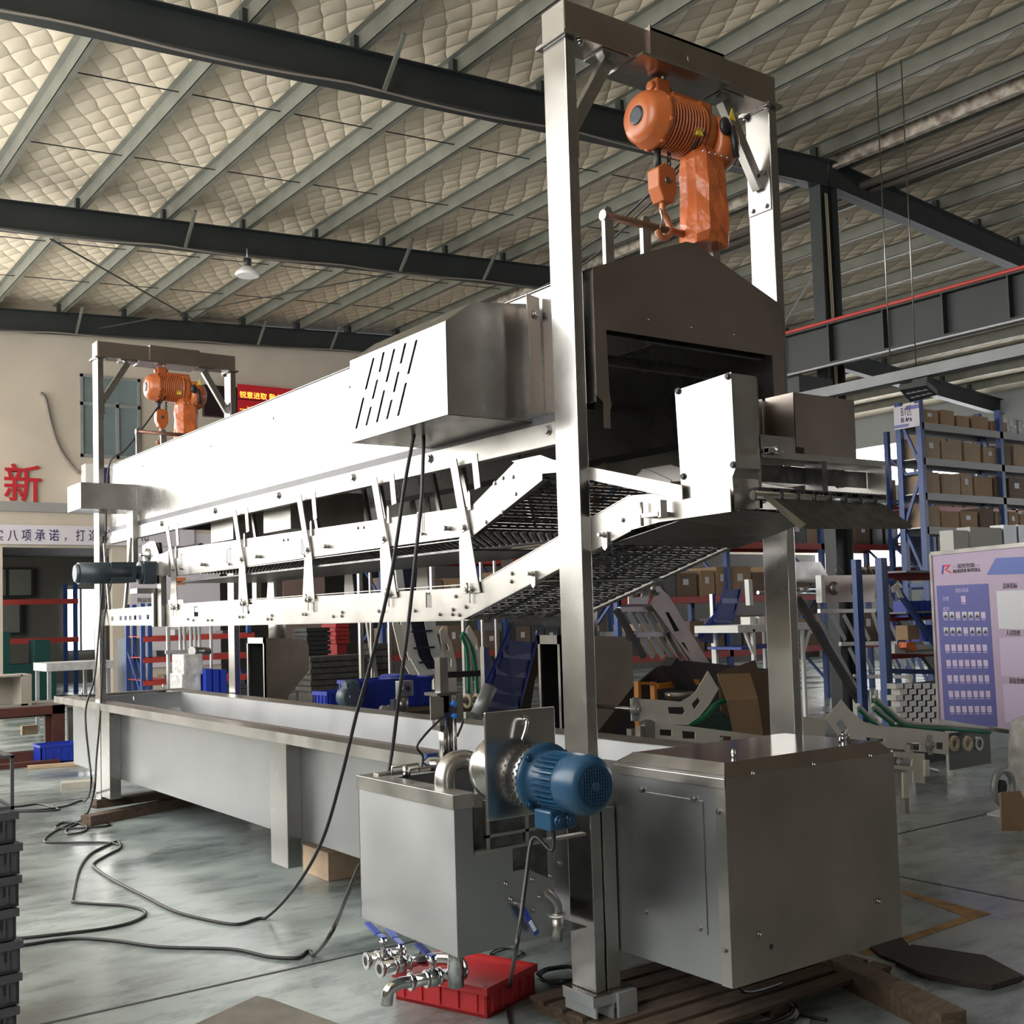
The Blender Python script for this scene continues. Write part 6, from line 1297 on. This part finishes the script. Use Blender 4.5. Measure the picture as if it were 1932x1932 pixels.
def card(zx, zy, wz, hz, photo, blank):
    c = bpoly([Bz(zx, zy), Bz(zx+wz, zy-2), Bz(zx+wz+5, zy+hz), Bz(zx+5, zy+hz)], .004, .002, 'name_card', PAPER if photo else PALE)
    if photo:
        bpoly([Bz(zx+8, zy+hz-4), Bz(zx+14, zy+hz*.55), Bz(zx+26, zy+hz*.5), Bz(zx+38, zy+hz*.6), Bz(zx+40, zy+hz-4)], .007, .001, 'portrait', FIG, c)
        bpoly([Bz(zx+16, zy+12), Bz(zx+28, zy+12), Bz(zx+30, zy+hz*.5), Bz(zx+18, zy+hz*.5)], .0075, .001, 'face', FACE, c)
    bpoly([Bz(zx+6, zy+hz+9), Bz(zx+wz+4, zy+hz+8), Bz(zx+wz+5, zy+hz+15), Bz(zx+7, zy+hz+16)], .004, .0015, 'name_strip', PALE, c)
card(340, 665, 38, 55, False, False)
for ri, (zy, xa, xb) in enumerate(rows):
    for ci in range(7):
        card(xa+(xb-xa-35)*ci/6, zy+8, 38, 55, ri < 2 and not (ri == 0 and ci in (2, 6)) and not (ri == 1 and ci == 3), False)
# pale cartons above the board
for i, (px0, px1, py0, mat) in enumerate(((1798, 1830, 1000, WHITEP), (1830, 1893, 994, WHITEP), (1893, 1921, 990, GALV), (1921, 1960, 990, GALV))):
    Y = 3.6-.0*i; a, b = at(px0, py0, y=Y), at(px1, 1045, y=Y); solo(box(a.x, b.x-.01, Y, Y+.16, b.z-.1, a.z), 'pale_carton', [M('pale_carton_%d' % i, (.55, .55, .53), .7), WHITEP][0] if i < 2 else mat, 'pale grey box standing above the notice board, %s from the left' % ORD[i], 'box', 'pale boxes above the notice board')
a = at(1798, 1045, y=3.6); b = at(1990, 1045, y=3.6)
t = thing('filing_cabinet', 'tall grey cabinet behind the notice board carrying the pale boxes', 'cabinet', ((a.x+b.x)/2, 3.8, 0)); box(a.x, b.x, 3.58, 3.78, 0, a.z-.1).build('body', GALV, t)
# wrapped roll at the right edge
t = thing('wrapped_roll', 'plastic wrapped roll standing on cardboard at the right edge', 'roll', at(1930, 1530, z=0)+V((.1, 0, 0))); c = at(1958, 1520, z=.02)
MB().lathe(c, (0, 0, 1), [(0, .17), (.1, .2), (.4, .19), (.62, .16), (.66, .1)], 20).build('wrap', PLAST, t)
solo(MB().plate([at(*p, z=.002) for p in ((1862, 1538), (1895, 1525), (1990, 1530), (1990, 1560), (1900, 1545))], (0, 0, .012)), 'white_board', WHITEP, 'white board lying under the wrapped roll', 'board')
solo(MB().plate([at(*p, y=.9) for p in ((1888, 1495), (1925, 1492), (1960, 1568), (1890, 1568))], (0, .01, .0)), 'cardboard_piece', CARD, 'piece of brown cardboard leaning at the foot of the wrapped roll', 'cardboard')
t = thing('spare_wheel', 'pale rimmed wheel lying behind the wrapped roll', 'wheel', at(1893, 1485, y=1.35)); p = at(1893, 1485, y=1.35)
MB().tube([p+V((math.cos(a*.5)*.12, 0, math.sin(a*.5)*.12)) for a in range(14)], .025, 8, 2).build('rim', GALV, t); MB().cyl(p, p+V((0, .05, 0)), .05, 16).build('hub', DARK, t)
# ---- big racks
def rack(name, label, x0, bays, bw, y0, dep, ztop, levels, sign=None, mat=BLUEP):
    t = thing(name, label, 'pallet rack', (x0+bays*bw/2, y0+dep/2, 0))
    for k in range(bays+1):
        x = x0+k*bw
        fr = MB().box(x-.04, x+.04, y0, y0+.08, 0, ztop).box(x-.04, x+.04, y0+dep-.08, y0+dep, 0, ztop)
        z = .3; f = 1
        while z < ztop-.7:
            fr.beam((x, y0+.04 if f > 0 else y0+dep-.04, z), (x, y0+dep-.04 if f > 0 else y0+.04, z+.75), .04, .03, (1, 0, 0)); z += .75; f = -f
            if f > 0: fr.beam((x, y0+.04, z), (x, y0+dep-.04, z), .04, .03, (1, 0, 0)); z += .05
        fr.build('end_frame', mat, t)
    for z in levels:
        for y in (y0+.0, y0+dep-.05): box(x0, x0+bays*bw, y, y+.05, z-.10, z).build('shelf_beam', REDP if sign is None else M('grey_beam', (.33, .34, .35), .5) if 'grey_beam' not in bpy.data.materials else bpy.data.materials['grey_beam'], t)
        box(x0, x0+bays*bw, y0+.05, y0+dep-.05, z-.015, z).build('deck', GALV, t)
    return t
BX = 11.0; pz = lambda py, px=1755: at(px, py, x=BX).z
yA, yB = at(1745, 900, x=BX).y, at(1697, 900, x=BX).y
LV = [pz(800)+.05, pz(868)+.05, pz(935)+.05, pz(1000)+.05, 1.2]
R1 = rack('sign_rack', 'tall blue rack carrying the area sign, full of brown cartons', BX, 3, 1.95, yA, yB-yA, at(1697, 760, x=BX).z, LV, True)
p = at(1693, 768, x=BX-.05); q_ = at(1745, 802, x=BX-.05)
t = thing('area_sign', 'white and blue B1 area sign fixed at the end of the tall rack', 'sign', (BX-.06, (yA+yB)/2, q_.z))
box(BX-.06, BX-.05, yA+.0, yB+.0, q_.z, p.z).build('plate', BANNERM, t)
MB().plate([(BX-.062, yA+.0, p.z-.02), (BX-.062, yA+(yB-yA)*.5, p.z-.02), (BX-.062, yA+(yB-yA)*.58, p.z-.07), (BX-.062, yA+.0, p.z-.07)], (.001, 0, 0)).build('stripe', PURPLE, t)
MB().plate([(BX-.062, yB, q_.z+.02), (BX-.062, yA+(yB-yA)*.45, q_.z+.02), (BX-.062, yA+(yB-yA)*.4, q_.z+.06), (BX-.062, yB, q_.z+.06)], (.001, 0, 0)).build('stripe', PURPLE, t)
text('B1区', .16, (BX-.063, yA+(yB-yA)*.72, q_.z+.18), (0, -1, 0), (0, 0, 1), DGREY, t, width=(yB-yA)*.42, ext=.001)
text('B1 Area', .09, (BX-.063, yA+(yB-yA)*.72, q_.z+.09), (0, -1, 0), (0, 0, 1), NAVYT, t, width=(yB-yA)*.42, ext=.001, bold=.003)
CM = [CARD, CARD2, CARD3, CARD, PLAST, CARD2]
def fill(x0, x1, y, dep, z, hmax, label, group, seed, n0=0, mats=CM, wmin=.28, wmax=.5):
    r = random.Random(seed); x = x0+.05; k = 0
    while x < x1-.3:
        w = r.uniform(wmin, wmax); h = r.uniform(.55, .95)*hmax; w = min(w, x1-x-.02)
        m = MB().box(x, x+w-.02, y, y+dep, z, z+h)
        mt = mats[r.randrange(len(mats))]
        o = solo(m, 'carton' if mt is not PLAST else 'wrapped_carton', mt, label % (ORD[k] if k < 14 else 'last'), 'carton', group, bev=.004)
        if r.random() < .5: MB().box(x+w*.3, x+w*.55, y-.002, y, z+h*.5, z+h*.75).build('paper_label', PAPER, o)
        x += w+r.uniform(0, .08); k += 1
hs2 = [pz(757)-LV[0], LV[0]-LV[1]-.12, LV[1]-LV[2]-.12, LV[2]-LV[3]-.12]
for li, nm in enumerate(('top', 'second', 'third', 'fourth')):
    fill(BX+.06, BX+5.8, yA+.06, .32, LV[li], hs2[li], 'carton on the %s shelf of the sign rack, %%s from the sign end' % nm, 'cartons on the %s shelf of the sign rack' % nm, 11+li)
# racks behind, seen between hood and sign rack
R2 = rack('pallet_rack', 'blue rack with red beams far behind the right gantry post', 8.2, 3, 2.3, 9.2, .9, 3.6, [.9, 1.75, 2.6, 3.3])
for li, (z, h) in enumerate(((.9, .6), (1.75, .6), (2.6, .5), (3.3, .7))):
    fill(8.3, 15.0, 9.25, .6, z, h, 'carton on the %s shelf of the middle red beam rack, %%s from left' % ['lowest', 'second', 'third', 'top'][li], 'cartons on the %s shelf of the middle rack' % ['lowest', 'second', 'third', 'top'][li], 31+li, mats=[CARD3, CARD, CARD3, GREYC, CARD2])
R3 = rack('pallet_rack', 'blue rack with red beams furthest back on the right', 14.5, 2, 2.6, 8.2, .9, 4.6, [1.2, 2.2, 3.2, 4.1])
for li, (z, h) in enumerate(((2.2, .7), (3.2, .6), (4.1, .7))):
    fill(14.6, 19.6, 8.25, .6, z, h, 'carton on the %s shelf of the furthest rack, %%s from the left' % ['second', 'third', 'top'][li], 'cartons on the %s shelf of the furthest rack' % ['second', 'third', 'top'][li], 51+li, mats=[CARD3, NAVY, PLAST, CARD2])
R4 = rack('pallet_rack', 'dark rack behind the blue conveyor far in the middle', 7.0, 2, 2.6, 14, .9, 3.0, [.9, 1.8, 2.6])
fill(7.1, 12.1, 14.05, .6, .9, .6, 'carton on the low shelf of the dark middle rack, %s from the left', 'cartons on the dark middle rack', 71, mats=[CARD3, GREYC])
fill(7.1, 12.1, 14.05, .6, 1.8, .6, 'carton on the upper shelf of the dark middle rack, %s from the left', 'cartons on the dark middle rack, upper shelf', 72, mats=[CARD3, CARD])
# cable tray and LED flood light hanging
TX = 8.85
t = thing('cable_tray', 'long grey cable tray hung on thin rods under the roof at the right', 'cable tray', (TX, 2.5, 4.14)); z0 = at(1540, 755, x=TX).z
m = MB().box(TX-.06, TX-.055, -6, 8, z0, z0+.13).box(TX-.06, TX+.06, -6, 8, z0, z0+.005).box(TX+.055, TX+.06, -6, 8, z0, z0+.13); m.build('channel', TRAY, t)
for y in (3.0, 4.55, 4.9, 7.0): MB().cyl((TX, y, z0+.005), (TX, y, 4.80 if 0 else roofz(TX, .1)), .008, 6).build('hanger_rod', BOLT, t)
t = thing('led_floodlight', 'unlit black square LED floodlight with lens grid below the cable tray', 'lamp', (8.87, 4.5, z0-.24))
p = [at(1697, 736, z=z0-.15), at(1748, 727, z=z0-.15), at(1769, 745, z=z0-.15), at(1718, 759, z=z0-.15)]
MB().plate(p, (0, 0, .06)).build('housing', DARK, t)
m = MB()
for i in range(4):
    for j in range(2):
        u, v_ = (i+.5)/4, (j+.5)/2; a = p[0].lerp(p[1], .1+.8*u).lerp(p[3].lerp(p[2], .1+.8*u), .15+.7*v_); m.plate([a+V((-.035, -.03, -.004)), a+V((.035, -.03, -.004)), a+V((.02, .01, -.012)), a+V((-.035, .01, -.012))], (0, 0, .003))
m.build('lens', WHITEP, t); MB().box(8.83, 8.91, 4.4, 4.6, z0-.09, z0).build('mount', DARK, t)
# ------------------------------------------------------------------ light and exposure
w = bpy.data.worlds.new('world'); S.world = w; w.use_nodes = True
w.node_tree.nodes['Background'].inputs[0].default_value = (.55, .62, .7, 1); w.node_tree.nodes['Background'].inputs[1].default_value = .3
vs = S.view_settings; vs.view_transform = 'Standard'; vs.look = 'None'; vs.gamma = 1; vs.use_curve_mapping = False; vs.exposure = EXPO
